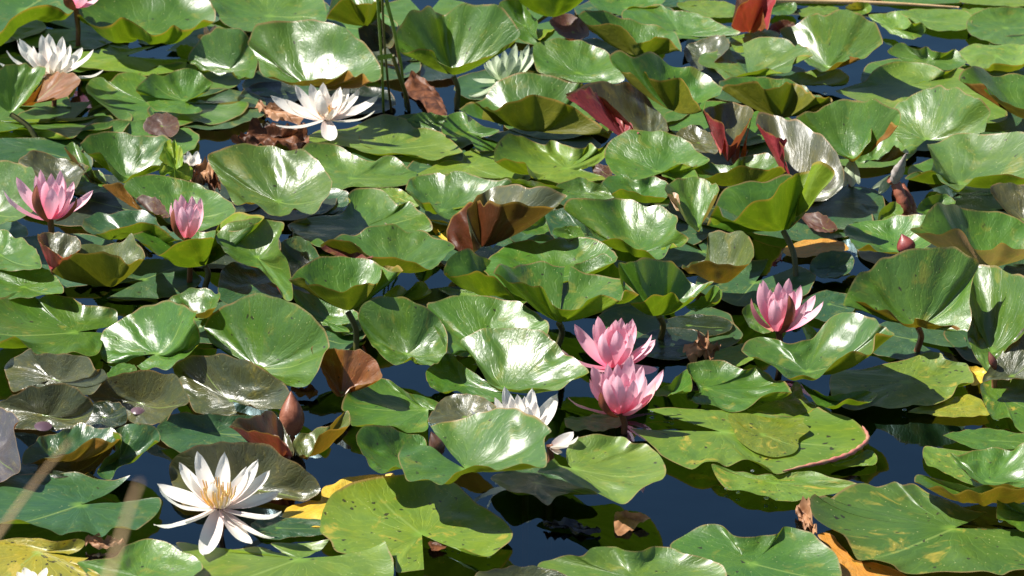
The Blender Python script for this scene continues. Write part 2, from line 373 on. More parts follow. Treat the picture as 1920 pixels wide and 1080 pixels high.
pad('lg','g',(1700,160,1),4,'large flat yellow-green pad in the right part with a wavy back rim','1567,172:1.2 1600,160 1622,152 1637,134:3 1662,120:4 1700,115:4.5 1745,122:4 1772,134:2 1800,127:1.5 1850,150 1880,190 1888,222 1850,230 1780,225 1700,210 1630,196',spots=.3)
pad('gp','g',(1740,112,1.5),3.5,'wavy pad along the front of the blue water patch','1664,95:2.5 1680,84:4 1696,82:4 1720,93:3 1737,88:3.5 1757,98:2.5 1775,98 1790,92:3.5 1800,100:2.5 1812,118:1.5 1800,126 1775,133 1740,124 1700,117 1680,106',gl=.3)
pad('lg','ol',(1868,104,2),4,'pad with a rolled olive front lip under the right edge pad','1795,97:1.5 1825,83 1870,85 1900,80 1930,88:3 1932,112:4.5 1908,120:5 1882,119:5 1862,117:5 1849,130:4 1822,124:2 1805,112:1.5',spots=.4)
pad('g','o',(1925,222,3),2,'cupped pad at the right edge with a dark brown back hanging over its neighbour','1798,148:6.5 1803,132:7 1822,124:7.5 1845,128 1862,143:7 1890,138:7.5 1930,140 2000,160 2040,200:6 1985,225:6 1930,208:6 1880,190:6 1858,175:6.5 1843,158:6.5 1818,160:6.5')
pad('gp','g',(1737,262,2),1.8,'large glossy cupped pad with a front notch in the right part','1846,248:3.5 1852,225:4 1857,205:5 1835,185:6 1815,172:7 1765,162:7 1720,172:6 1690,188:5 1665,212:4 1652,238:3 1668,266:2 1695,290:1.5 1712,288:1.5',opened=1,gl=.25,tilt=1.2)
pad('g','o',(1598,296,4),1.9,'steep cupped pad with a brown folded corner at its right','1492,220:8 1510,213:9 1530,207 1555,195 1590,188 1620,187 1650,190 1680,200:9 1689,215:8.5 1685,233:8 1662,224:8 1643,217:8 1634,224:8 1634,248:7 1630,270:6 1614,289:5 1598,299:4.3 1575,288:5 1550,272:6 1520,250:7')
pad('gp','o',(1636,300,2),2,'pale pad with a brown lower lip under the steep cupped pad','1604,303:2 1612,285:3.5 1635,262:5.5 1660,247:6 1685,262:6 1704,287:5.5 1690,282:5.5 1678,273:5.5 1660,290:3.5 1640,303:2',gl=.25)
pad('bz','r',(1500,372,2),1.6,'tall silvery green pad with a dusky red fold on its upper left','1418,230:9 1422,216:9.5 1447,213:10 1485,225 1530,245:9 1565,280:8 1582,320:6 1580,350:4 1560,367:3 1520,378:2 1480,384:2 1470,350:3 1470,310:5 1468,275:7 1440,250:8.5',gl=.24,tilt=.6,
    flap=((1462,297,6),'1418,230:9.2 1435,246:9.8 1455,256:10 1477,263:10','r'))
pad('gp','g',(1800,345,2),2,'broad pale pad with a bright green front lip at the right edge','1738,270:7 1765,262:8 1795,250:9 1820,247:9 1850,252:9 1890,247 1935,252 1985,290:7 1970,325:5 1925,334:5.5 1880,328:5.5 1850,326:5.5 1828,330:5.5 1814,345:4.5 1797,359:3.2 1782,352:4 1765,338:4.5 1746,321:5 1710,334:4 1697,333:4 1720,322:4.5 1744,318:5 1750,300:5.5',gl=.28,spots=.3)
# ---- top middle
pad('g','g',(1031,31,4.5),1.8,'bright green cup pad whose point hangs below the top edge','966,-8:8.5 1000,-9 1030,-8 1060,-6 1097,-6:8.5 1105,-30:8 1030,-55:8 960,-35:8')
pad('g','g',(1175,15,2.5),3,'smooth green pad cut by the top edge right of the reeds','1105,-15:3 1110,8 1130,22:3.5 1165,27 1180,14:4 1210,12 1240,9:4 1245,-15:3 1170,-32')
pad('g','ol',(1275,64,3),2.2,'long leaf-green dished pad below the dark gap at the top','1165,28:5 1180,14:6.5 1210,10:7 1240,10 1262,21:6.5 1285,22:7 1310,28:7 1330,35:6.5 1360,48:5 1388,60:4.5 1376,68:3.5 1350,70:3 1310,72:3 1270,72:3.2 1230,78:3.5 1215,80:3.5 1195,66:4 1180,50:4.5')
pad('g','ol',(1192,104,3),2,'olive-backed pad turned away from the camera beside the long dished pad','1084,28:7 1098,43:7 1120,45 1148,44 1166,50 1185,68:6.5 1205,83:6.5 1230,69:6.5 1255,74:6 1278,95:5 1262,60:4.5 1180,36:4.5 1110,20:5')
pad('rd','m',(1075,60,2),3,'shaded maroon pad between the reed pads and the olive-backed pad','1030,38:3 1060,26 1095,40 1105,65 1080,76 1050,64',gl=.55)
pad('g','g',(850,140,4.5),1.7,'large cupped pad right of the reeds carrying a bent reed shadow','742,88:8.5 741,68:9 750,45:9.5 765,28 785,18 808,13 818,25:9.5 832,30 845,20 880,5:10 925,8:10 944,18 962,42:9.5 976,68:8.5 958,81:8.5 940,88:8 928,101:7.5 906,114:7 870,124:6.5 845,125:6.5 821,115:7 811,94:7.5 795,91:7.5 768,96:7.5 752,98:8',stem=(856,205),tilt=1.8)
pad('g','g',(985,48,3.5),3,'pad leaning behind the large cupped pad right of the reeds','935,10:5 950,-2 978,2 990,20 1008,42 1006,62 1013,76 1030,60 1041,55:4.5 1035,68:4 1010,85:3 990,80 960,62')
pad('g','ol',(1085,138,2.5),2,'dark green cupped pad behind the greenish white flower','1000,86:6 1030,76:7 1075,73:7.5 1110,82:7 1140,98:6 1158,125:4 1170,152:2.5 1120,158:2 1060,150:2 1008,132:3')
pad('g','ol',(1262,208,4),1.8,'big wavy cupped pad with an olive back and brown right edge in the upper middle','1143,104:8 1160,100:9 1185,105 1215,101 1236,105:9 1255,120 1280,130 1310,135:8.5 1335,150:8 1355,168:7 1345,182:6.5 1325,192:6 1316,207:5.5 1300,186:6.5 1290,165:7.5 1275,148:8 1240,151:8 1220,147:8 1205,132:8.5 1180,135:8 1165,130:8 1148,118:8')
pad('bz','r',(1215,262,2),2,'silvery bronze pad showing a crimson underside fold','1060,178:7.5 1085,168:8 1108,166:8 1125,182:7.5 1155,206:6.5 1180,230:5.5 1198,248:4 1250,248:3 1250,232 1236,212:5 1216,188:7 1198,163:8 1150,156:8.5 1100,157:8.5',gl=.22,
    flap=((1175,262,3.5),'1060,180:8 1085,170:8.6 1108,167:8.6 1125,183:8.1 1155,207:7.1 1180,231:6.1 1199,249:4.5','r'))
pad('lg','g',(1140,232,3.4),1.5,'small pale lobe poking out in front of the crimson fold','1110,220:3.6 1118,200:5.2 1130,206:5.2 1150,226:4.2 1155,240:3.6 1145,249:3.3 1130,246:3.3')
pad('g','ol',(1005,246,3),2.6,'wide pad with a rolled olive front wall in front of the greenish white flower','860,206:5 876,194:6 893,191:6.5 915,202:6.5 932,206:6.5 953,192:7 976,186:7 1003,179:7 1037,185:7 1060,196:6.5 1078,203:6 1112,224:5 1142,247:3.5 1130,215:4 1098,165:6 1085,155:7 1045,145:7.5 1000,137:8 960,140:7.5 935,152:7 918,168:6 905,185:5')
pad('g','ol',(1462,222,3),1.9,'olive green pad seen from behind with a scalloped top edge','1350,165:6.5 1362,157:7 1390,155 1417,155:7.5 1433,164:7 1461,160:7.5 1486,155:8 1511,170:7 1530,182:7 1555,180:7 1560,192:6 1530,178:5 1480,150:4.5 1400,142:4.5 1352,150:5')
pad('bz','r',(1364,304,1.5),1.3,'narrow upright folded pad with one red and one orange side','1316,206:8.5 1330,200:9 1350,195:9.5 1375,195 1395,200 1413,206:9 1403,228:8 1385,252:6.5 1369,273:5 1360,262:5.5 1357,236:7 1340,222:8',gl=.22,
    flap=((1351,291,2.2),'1316,206:8.8 1338,224:8 1357,238:7.2 1357,268:5','r'))
pad('br','o',(1385,302,1.6),1.2,'orange translucent leaf side right of the narrow folded pad','1413,206:9.2 1408,228:7.6 1400,262:5 1398,290:2.5 1375,308:1.5 1370,275:5 1390,240:7.2',opened=1)
pad('bz','o',(1310,268,2),2.5,'brownish silvery pad tucked left of the narrow folded pad','1268,250:3 1290,236:4 1312,235:4 1335,255:3.5 1346,285:2 1320,287:1.5 1285,278:1.8',gl=.2)
pad('g','ol',(690,48,3),1.8,'olive-backed pad hanging from the top edge left of the reeds','612,34:6 620,18:7.5 640,2:8 655,-4:8 668,8:7.5 690,8 715,-3:8 722,10:7 700,-30:6 640,-40')
pad('bz','k',(722,60,2),1.5,'pale brown curled pad right behind the reeds','688,25:5.5 704,19:6.5 716,38:6 735,54:5 739,80:3 728,92:2 712,72:3')
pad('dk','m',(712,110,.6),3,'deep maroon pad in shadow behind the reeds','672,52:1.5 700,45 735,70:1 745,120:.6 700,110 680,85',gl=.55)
# ---- top left
pad('g','g',(45,18,2.5),3.5,'pad with an upturned green lip in the top left corner','-90,90:7 -30,88 0,64 9,52 22,34 37,22 60,11 89,5 111,12 131,24:6 150,-8:4.5 100,-50:3 20,-60 -60,-50 -110,10:4')
pad('g','g',(275,62,2.5),3.6,'large pad with a wavy green front lip near the top left pink flower','139,32:5.5 152,29:6 170,45:6 190,53 207,49:6.5 226,30:7.5 246,38:7 265,50:6.5 285,65:5.5 310,58:6 325,50:6.5 342,57:6 365,50:6 380,38:6.5 403,40:6 398,5:5.5 345,-30:6 260,-40 180,-20:5 145,10:4.5')
pad('gp','g',(505,30,3),3,'pale smooth pad at the top edge above the shining cupped pad','393,-12:4 400,20:4 420,45:3.5 445,55 500,58 560,55:3 608,40:4 612,18:4 600,-10:5 560,-30 470,-42:5 410,-32')
pad('g','ol',(428,130,2),1.9,'round dark green pad with a light right lobe left of the shining cupped pad','352,112:4 362,92:6 380,70:7.5 405,54:8.5 432,51:8.5 458,60:8 470,78:7 481,100:6 483,120:5 476,140:3.5 462,148:2.8 445,143:2.5 430,134:2.5 412,139:2.2 390,135:2.5 368,126:3',tilt=1.5)
pad('g','o',(578,160,4),1.8,'shining cupped pad with a brown front lip behind the white flower','465,88:7 468,68:9 480,47:10 510,44 545,37:10.5 580,35 620,42 650,58:10 680,78:9 700,100:8 713,125:7 716,142:6 706,155:5.5 695,155:5.5 680,139:6.5 665,142:6.5 652,135:6.8 630,145:6.2 605,151:5.8 575,153:5.5 555,156:5.2 535,152:5.5 515,145:5.8 500,143:5.8 487,133:6 483,112:6.5',gl=.22,tilt=2.2)
pad('lg','g',(236,105,.7),4,'flat light pad with a long notch right of the top left white flower','292,86:.8 240,90 210,84 172,72 145,84 120,95 110,108 140,125 190,130 225,135 270,142 310,138 345,130 350,116',opened=1)
pad('lg','g',(340,110,.4),4,'small sunlit scrap of pad left of the round dark green pad','331,88:.6 350,84 378,98 365,108 345,106 333,102')
pad('gp','ol',(285,195,.6),4,'large flat pad left of the blue water, lying under a smaller pad','160,165:2.5 170,150:2.5 190,145:2 206,152:1.5 222,140:1.5 245,137 270,142:1 300,160 400,194:.6 463,191 460,207 445,220 430,226 395,233 370,229 340,237 300,231 265,235 240,230 222,224 200,205:1.5 180,190:3 168,178:3.5')
pad('g','g',(345,188,2),3,'heart-shaped pad lying on the larger pad left of the blue water','350,190:2.4 385,172 400,157 386,148:3 370,132:4 345,128:4.5 325,132:4.5 308,142:4 285,139:4 268,150:3 255,168:2.5 262,177:2 275,190:2 290,206:1.8 330,212:1.8 370,212:1.8 380,206:2',opened=1)
pad('g','g',(20,212,3.5),1.3,'upright green pad on a slanting stalk at the left edge','-55,150:9 -20,134 8,125:10 30,120 58,121 86,129:10 70,160:8 48,188:6',opened=1,stem=(75,272))
pad('br','o',(60,194,2.5),1.3,'orange-brown translucent pad below the top left white flower','38,194:3.5 72,165:5.5 88,140:7 108,135:7.5 120,133 140,139:7 151,149:6.5 148,160:5.5 125,178:4 95,187:3',gl=.55)
pad('g','g',(-5,226,.8),4,'flat sunlit pad at the left edge under the slanting stalk','-60,228:1 0,224 40,232 90,229 150,226 204,217 213,229 205,240 178,244:1.4 152,246:1.6 137,260:2 120,258:2 100,246 75,240:2.2 42,240:1.5 -20,248')
pad('lg','g',(20,248,.5),4,'thin light strip of pad below the slanting stalk','-40,246:.5 5,244 45,254 80,258 60,264 -20,263')
pad('rd','m',(303,236,.8),2,'small dark red-brown round pad on the edge of the blue water','268,238:1.5 275,222:3 292,213:3.5 312,212:3.5 330,220:3 336,233:2 333,248:1 322,257:.6 300,254 278,251',gl=.55)
# ---- left
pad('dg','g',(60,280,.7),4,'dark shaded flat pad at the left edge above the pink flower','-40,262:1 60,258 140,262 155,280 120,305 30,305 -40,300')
pad('g','g',(240,333,2.5),2,'broad green pad with a folded left side above the pink bud','162,287:5.5 150,270:6 172,252:7.5 215,245:8 260,253 300,252:7.5 326,268:6.5 332,295:5 318,308:4.5 292,309:4.5 262,321:3.8 236,341:2.8 218,337:3.2 204,314:5 193,289:6.5 180,284:6.5')
pad('bz','o',(112,340,2),1.8,'bronze pad with an orange right edge behind the left pink flower','34,306:5 46,291:7 64,283:8 100,292:8 125,299 150,305:7.5 168,313:7 155,328:5.5 143,352:3 105,362:2 50,345:2.5',gl=.22)
pad('g','g',(-10,400,4),1.8,'dark green cupped pad at the left edge beside the pink flower','-60,305:9 0,301:10 30,303 60,318:9.5 72,345:8 69,372:6 66,390:5.5 55,403:5 30,416:4.8 0,421:4.6 -60,418',gl=.3)
pad('g','o',(166,330,2.2),2,'narrow wavy brown-edged pad between the bronze pad and the folded green pad','120,276:5.5 137,265:6.5 150,280:6.5 166,302:5.5 180,330:4.5 200,346:3 184,349:2.5 168,335:3 150,306:5 134,290:5.5')
pad('lg','g',(170,346,1),4,'sunlit green scrap of pad right of the left pink flower','140,358:1 155,328 185,318 202,345 200,360 150,364')
pad('ol','o',(262,394,2),1.7,'brown-orange curled pad left of the pink bud','190,347:5.5 212,343:6 234,348:6 248,368:5 262,388:3.2 283,406:2.2 265,392:2 225,362:3 205,352:4.5')
pad('g','ol',(335,408,2.3),2,'green cupped pad directly behind the pink bud','232,350:6.5 245,337:7.5 275,329:8 310,329 345,340:7.5 370,345:7.5 400,358:7 430,377:6.5 442,395:5.5 432,410:4 405,425:3 380,433:2.5 330,425:2.3 295,402:2.5 262,380:4')
pad('rd','ol',(285,398,3),1.6,'small rolled brown edge between two cupped pads left of the pink bud','255,372:5 272,367:5.8 292,370:5.8 306,384:5 318,408:3.5 300,404:3.5 280,396:4',gl=.55)
pad('dg','g',(240,440,2),2.4,'dark pad with a rolled green front left of the pink bud','153,427:5 160,411:5.5 185,400:6 207,401 228,394:6 262,393:6 290,403:5.5 300,420:5 345,446:4.5 330,447:5 310,434:5.5 290,421:5.8 272,416:6 250,421:5.8 228,425:5.5 208,430:5.5 195,439:5 175,436:5')
pad('g','g',(384,497,2.5),1.9,'bright green cupped pad that seems to hold the pink bud','247,440:7.5 262,454:7 280,459:7 294,476:6 305,472:6.3 328,456:7 352,450:7.3 380,451:7.3 400,446:7.5 407,425:8.3 420,411:8.8 455,400:9 495,405:8.5 480,418:7 430,432:6 385,432:6 340,435:6 290,435:6.5 262,436:7',stem=(384,540))
pad('g','g',(262,468,3),2,'green fold standing at the left corner of the bud-holding pad','240,492:5.5 246,438:8.2 252,446:8 262,462:7.3 271,478:6.5 265,489:5.8')
pad('gp','o',(522,378,3),1.9,'big ribbed pad with a shining right half left of the middle','389,300:6.5 398,286:8 430,274:9 470,269 510,273 540,282 570,283 595,298:8.5 612,320:7.5 623,341:6.5 618,360:5.5 605,377:4.5 597,391:4 585,400:3.5 568,398:3.5 552,388:4 541,399:3.8 525,407:3.8 508,401:4 490,389:4.5 465,379:5 442,381:5 428,364:5.5 412,336:6',gl=.2,tilt=2.2)
pad('gp','r',(482,482,3.5),1.7,'standing folded pad with a white sheen and a red lower tip','404,446:7 412,428:8.5 432,414:9.5 480,411:10 529,416:9.5 531,428:9 523,446:8 524,465:7.5 538,488:6.5 546,520:5 549,560:3.2 533,558:3.4 515,532:4.2 492,508:5 460,494:5.2 438,486:5.4 418,468:6',gl=.22)
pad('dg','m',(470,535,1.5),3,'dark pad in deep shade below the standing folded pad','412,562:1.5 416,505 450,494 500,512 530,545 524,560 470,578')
pad('g','g',(675,428,.6),4,'large flat pad left of the red-brown folded pad','540,420:.8 560,412 600,405 640,398 657,378:1.5 652,366:3 668,355:4 692,352:4.5 717,358:4 735,374:2.5 747,384:1.5 768,379:3.5 784,393:2.5 800,402:1.5 811,425 805,435:.8 770,442 720,446 680,445 640,452 600,462 565,445 545,430')
pad('gp','g',(660,335,1),4,'flat pad with wavy back rim right of the big ribbed pad','560,292:2 572,272:4.5 590,267:5 625,270:5 650,282:4 672,295:2 700,302:1.5 722,294:3 740,293:3.2 757,306:2 772,320:1 782,325 765,345 720,350 660,352 625,358 600,345 575,322')
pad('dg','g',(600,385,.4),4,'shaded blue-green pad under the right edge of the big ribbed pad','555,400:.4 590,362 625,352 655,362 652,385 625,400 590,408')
pad('lg','g',(720,280,.8),4,'yellow-green flat pad in the shadow of the large white flower','570,262:.6 600,245 650,240 700,222:1 720,215:1.5 745,217 765,226 778,240 800,240 820,245 845,262 863,278:2 866,286:2 840,293:1.5 815,301:1.2 780,293 740,288 700,290 650,275',spots=.35)
pad('g','g',(800,232,1.5),3,'small wavy pad right of the large white flower','762,226:1.5 780,214:3.5 800,210:4 820,215:3.5 840,222:2 852,236 822,246:1 780,240')
pad('g','ol',(880,248,1.8),2.6,'small dark cupped pad in front of the submerged rusty leaf','828,246:2.5 832,226:4.5 848,211:5.5 866,209 882,220:5 900,232:4.5 936,243:3.5 928,252:2.5 902,258:1.8 937,267:1.2 930,281:1 896,283 885,268:2 868,256:2.2 848,258:2')
pad('lg','g',(880,312,.6),4,'flat yellow-green pad above the red-brown folded pad','775,330:.8 800,318 830,303 865,300 870,284 900,281 940,282 960,300 985,325 970,338 930,334 860,330')
pad('lg','g',(1062,316,1.2),3.5,'green pad with a small rolled left lip in the centre','928,306:3.5 927,285:5 935,265:6.5 955,250:7 975,254:6 1000,262:5 1022,270:4.5 1032,263:5.5 1046,265:5.5 1075,278:4 1098,276:5 1105,267:5.5 1120,278:4 1142,268:4 1138,290:2 1112,310:1.2 1090,318 1140,330 1130,340 1060,344:1.2 1005,336:1.5 992,326:3 985,303:4 968,302:4 945,298:4.2')
pad('g','g',(1232,322,2),1.9,'glossy dished pad below the silvery bronze pad','1133,290:5 1140,270:6.5 1158,255:8 1180,246:8.5 1225,245:8.5 1260,252:8 1290,265:7.5 1310,285:6 1331,303:4.5 1305,310:3.8 1280,308:3.5 1255,318:2.8 1238,326:2.4 1200,341:2 1165,336:2 1143,318:3',gl=.26)
pad('rd','m',(1130,322,1),2,'tiny reddish brown curled pad left of the glossy dished pad','1110,312:1.5 1135,308:2 1148,325:1.5 1140,334:1 1118,328:1')
pad('g','g',(1200,372,2),2.8,'wavy shining pad with a green lip behind the broad rippled pad','1128,340:3.5 1145,328:5 1170,329:5 1200,338:4.5 1225,333:5 1250,340:5 1256,352:4.5 1250,370:3 1230,368:4.3 1200,362:4.8 1168,355:5.3 1150,363:4.5 1138,352:4')
pad('gp','g',(1100,362,1.5),3,'pale wavy pad right of the red-brown folded pad','1040,352:2 1068,338:4 1090,332:5 1112,341:4 1135,345:3 1152,358:2 1152,372:1.5 1110,378:1.5 1058,372:1.5')
pad('g','ol',(1385,346,2.5),2.6,'curling pad with an olive front wall right of the glossy dished pad','1300,310:3 1330,305:4.5 1370,309:5 1398,293:6.8 1422,288:7.5 1445,290:7.5 1465,300:6.5 1474,318:5.5 1455,313:6.5 1440,321:6.2 1420,316:6.5 1400,311:6.5 1372,315:6 1345,325:5 1322,336:4 1305,325:3.5')
pad('gp','g',(1268,330,2),2,'small pale pad lobe beside the glossy dished pad notch','1240,326:2.8 1268,309:4.2 1290,306:4.5 1312,335:3 1290,342:2.2 1262,338:2')
pad('g','k',(1308,425,2),1.8,'dark green dished pad with a rusty left fold right of centre','1246,356:6 1258,340:8 1290,333:8.5 1320,336:8.5 1348,350:8 1342,366:7 1330,386:5.5 1319,410:4 1310,431:2.2 1285,414:3.5 1272,392:5 1266,370:6',flap=((1268,395,3.5),'1248,357:6.4 1260,361:6.8 1272,365:6.8 1276,392:4.6','k'))
pad('g','g',(1469,431,4.5),1.7,'tall bright green pad seen from behind on a dark stalk','1327,426:6 1331,407:7.5 1345,386:9 1356,405:8 1375,414:7.7 1392,392:9.3 1410,379:10 1440,377:10 1457,358:10.5 1472,336:11 1492,323:11.3 1520,319:11.3 1523,309:11.8 1540,308:11.8 1566,321:11 1545,349:9.5 1520,385:7.5 1492,410:6 1500,350:7.5 1480,330:8.5 1430,338:8 1400,342:8 1370,348:8 1350,366:7.5',stem=(1493,528))
pad('ol','o',(1342,528,3),2.2,'olive pad with an orange underside below the tall bright green pad','1278,502:6 1296,497:6.5 1314,489:7 1340,489:7 1364,496:6.5 1388,497:6.5 1407,493:7 1414,474:7 1410,455:6 1392,435:5.5 1362,432:5.5 1330,434:5.5 1326,460:5.2 1322,482:5.5 1300,492:5.5')
pad('g','g',(1190,470,2.5),2.4,'broad rippled shining pad right of the red-brown folded pad','1057,392:6 1068,374:8 1095,370:8.5 1130,377:8.5 1155,370:9 1182,374:8.5 1210,385:8 1242,390:7.5 1262,402:7 1271,410:6.5 1268,430:5.5 1291,447:4.5 1273,460:4 1260,456:4.2 1246,480:2.8 1232,485:2.8 1212,474:4.5 1190,468:5 1168,450:6 1148,446:6.3 1125,452:6 1110,436:5 1085,412:5',gl=.22,tilt=1.6)
pad('bz','mo',(903,463,3),1.6,'big red-brown folded pad with an orange underside in the centre','1060,374:10 1030,386:9.5 1000,384:9.8 970,379:10 940,381:9.8 912,382:9.5 886,379:9.5 862,394:8.3 845,410:7.3 837,430:6.2 840,452:4.5 856,467:3.4 886,471:3 880,430:4.5 876,395:8 905,362:10.5 930,350:11 965,346:11 1005,350:11 1035,356:10.5 1059,366:10.2',gl=.2)
pad('y','y',(825,432,.4),4,'torn yellow pad scrap under the red-brown folded pad','798,410:.5 835,415 862,430 858,462 820,442 805,422',spots=.3)
pad('g','g',(828,395,2),2.8,'wavy green pad left of the red-brown folded pad','760,352:5 770,335:6.5 790,325:7 820,325:6.5 835,331:6.3 850,322:7 872,322:7 897,333:6 925,337:5 950,335:4.5 958,348:3.5 905,372:2.5 882,385:2 872,400:2 855,413:1.8 835,411:2.5 818,396:4 806,378:5 790,380:5.2 770,366:5')
pad('lg','g',(745,370,.6),4,'yellowish pad patch between the two flat pads left of centre','712,355:.8 745,354 768,365 785,387 755,386 730,374',spots=.7)
pad('gp','g',(990,345,2),2.6,'narrow pale pad behind the back rim of the red-brown folded pad','925,338:2.5 955,333:4.5 985,338:4.5 1010,343:4 1048,350:3 1064,368:2 1000,366:1.6 940,355:1.8')
pad('g','ol',(742,505,2.5),2.7,'shining wavy pad with a red and olive front wall left of centre','600,462:5.5 612,453:6.2 628,446:6.5 640,438:6.5 660,440:6.3 675,438:6.3 692,428:7.5 712,422:8 740,422:8 764,432:7 782,431:7 802,436:6.5 822,449:5.5 853,460:4.5 832,484:3.8 806,504:4.2 772,492:5.8 738,483:6.5 700,483:6.5 683,474:6.8 665,457:6.8 648,450:6.8 625,452:6.3',flap=((660,488,4.2),'600,463:5.9 625,453:6.8 648,451:7.3 665,458:7.3 683,475:7.3 700,484:7','m'))
pad('g','ol',(652,582,4.5),1.7,'funnel-shaped pad on a long dark stalk left of centre','541,524:7.5 560,519:8 571,521:8 575,532:7.5 600,538:7.5 622,544:7.2 645,545:7.2 668,536:8 690,530:8.3 708,530:8.5 715,512:9.5 717,502:10 738,500:10 745,494:10 756,510:9.5 735,510:9 700,490:9 650,482:9 600,480:9 575,490:8.5 560,505:8',stem=(668,660))
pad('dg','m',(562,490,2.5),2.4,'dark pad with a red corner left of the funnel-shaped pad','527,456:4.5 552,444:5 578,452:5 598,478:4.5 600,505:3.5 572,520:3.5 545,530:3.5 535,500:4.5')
pad('g','g',(610,600,1),3,'long grey-green pad edge lying below the funnel-shaped pad','546,540:3.5 600,555:3 655,575 672,590:2 660,605:1.8 640,606:1.8 656,622:1.2 630,622:1 608,610 585,600 562,580:1.8')
pad('g','g',(655,605,.6),4,'pale pad crossed by the long dark stalk','632,604:.8 655,590 682,586 685,608 672,622 645,628')
pad('gp','g',(740,560,.8),4,'flat pad glimpsed right of the funnel-shaped pad','680,590:1 700,568 730,545 748,533:1.2 764,545 782,527:3.5 800,533:3.8 809,549:3 798,554:2 770,560:1 735,566 710,582')
pad('g','g',(762,664,2),1.9,'blue-green pad in full shade in front of the long dark stalk','672,602:4 674,580:6 685,565:7 715,557:7.5 745,557 775,563:7.5 800,575:7 825,600:6 839,630:5 837,660:3.8 826,675:3.2 815,681:2.5 806,690:2 786,681:2 772,672:2.2 758,681:2.2 736,682:2.3 713,666:3 690,636:3.5')
pad('g','g',(905,650,3),2,'green pad standing behind the ribbed shining pad below centre','800,580:7 815,565:8 850,556:8.5 900,555:9 950,560:9 985,574:8.5 1010,590:8 1030,613:6.5 1010,640:4.5 940,660:3 880,672:2.5 858,668:3 838,655:4.5',tilt=0.7)
pad('gp','g',(945,730,3),1.8,'ribbed shining pad with a dark green lip left of the two pink flowers','862,640:7 880,628:8.5 910,615:9.5 950,612:10 990,614 1020,622:10 1040,640:9 1050,655:8.5 1075,672:7.5 1100,688:6.8 1104,698:6.2 1088,705:6.2 1068,712:6 1050,728:5.2 1035,733:5 1010,728:5 980,728:4.8 948,728:4.5 920,722:4.3 905,700:4.8 888,668:6',gl=.2,tilt=1.0)
pad('g','g',(868,722,1.2),3,'flat green pad in shadow under the ribbed shining pad','798,700:1.6 815,680 840,660:2 870,685 905,712 950,735:1.5 985,745 950,755 905,752:1 880,742 855,733:2 830,736:2.2 808,725:1.8')
pad('g','g',(803,768,.7),4,'light flat pad with a small right notch below the shaded blue-green pad','828,755:1.6 795,742 770,738 745,722 728,710 700,707 668,720 650,738 640,765 655,781 660,797 700,798 730,798 762,808 792,810 803,802 800,788',opened=1)
pad('br','o',(640,738,1.5),1.5,'upright orange translucent pad left of the shaded blue-green pad','583,655:7 600,652:7.3 625,654 645,658 665,655:7.5 685,660:7.5 705,676:6.5 717,705:5 700,716:3.5 668,722:2.5 640,742:1.6 620,728:2.4 602,692:4.8')
pad('g','g',(484,688,2),1.9,'large bright pad with a pale midrib left of centre','383,612:5.5 395,592:7.5 410,580:8.5 445,562:9.5 480,553:10 500,556:10 540,565:9.5 570,580:9 595,603:8 610,625:7 618,650:5.5 605,676:4 595,700:3 580,719:2 555,725:1.5 530,717:1.5 500,698:1.8 470,682:2 455,672:2.2 425,660:3 395,640:4.5',gl=.25,tilt=1.8)
pad('g','g',(292,664,1.2),2.2,'glossy notched pad left of the large bright pad','235,681:1 205,680 190,670:1.2 187,645:2.8 195,620:4 215,610:5 240,590:6.5 265,575:7.5 300,567:8 330,568 355,575:8 370,583:7.5 363,596:7 370,612:6.5 375,635:5.5 366,655:4.2 345,668:3 330,676:2.5 312,690:1.6 290,694:1.2 270,692:1 256,687:1',opened=1,gl=.24,tilt=1.4)
pad('g','g',(228,692,.5),4,'small round pad under the glossy notched pad','200,702:.5 212,688 228,680 252,685 256,695 240,698 208,708')
pad('g','o',(372,592,3),1.8,'small curled pad with an orange corner behind the glossy notched pad','308,570:4.5 330,553:6.5 355,543:7.5 385,541:7.5 400,547:7.5 413,550:7.5 406,573:6.5 395,582:6 372,588:5.3 364,592:5 355,578:4.6 330,568:4.4',gl=.24)
pad('lg','g',(386,602,2.4),1.5,'tiny bright sliver of pad left of the large bright pad','372,617:1.8 380,600:3 392,585:4 399,588:3.6 390,605:2.4')
pad('g','g',(143,623,1.2),3.5,'wide flat pad with a straight right notch at the left edge','220,608:1.2 219,585:2 200,578:2.5 178,573:3.5 155,572:4 130,556:5 92,552:5.5 72,562:4 55,550:6 25,551:6 0,558:5 -50,575:3 -60,630:2 -20,650:3 5,638:3.5 28,632:3.5 50,650:2 70,664:1.5 95,661:2 112,666:1.6 140,661:2 168,669:1.2 187,662:1 196,625',opened=1,spots=.3)
pad('g','g',(45,538,2.5),2.4,'glossy dotted pad above the wide flat pad at the left edge','-40,510:5 0,503:6 25,499:6.5 52,499 78,502:6.5 95,511:6 112,525:5 119,547:4 90,552:3 40,560:2.5 -40,560')
pad('g','g',(0,478,3),2.2,'pad with a bright spot at the left edge under the pink flower','-60,435:7.5 0,430:8 22,440:8 48,452:7.5 66,466:7 76,486:5.5 76,502:4.2 40,505:3.5 -10,506 -60,500',gl=.22)
pad('gp','g',(-5,548,1),3,'pale corner of a pad at the left edge','-40,525:2 0,522:3 14,535:2.5 16,556:1.5 -30,565:1')
pad('ol','ol',(203,537,3),1.9,'olive-brown pad with a folded right side turned away left of the shaded gap','98,512:5.5 112,496:6.8 133,480:8 155,473:8.3 195,474:8.3 222,482:8 241,493:7.3 262,489:7.7 272,478:8.3 256,458:9 246,438:9.5 225,455:8 190,462:7.5 140,462:7.5 110,480:6')
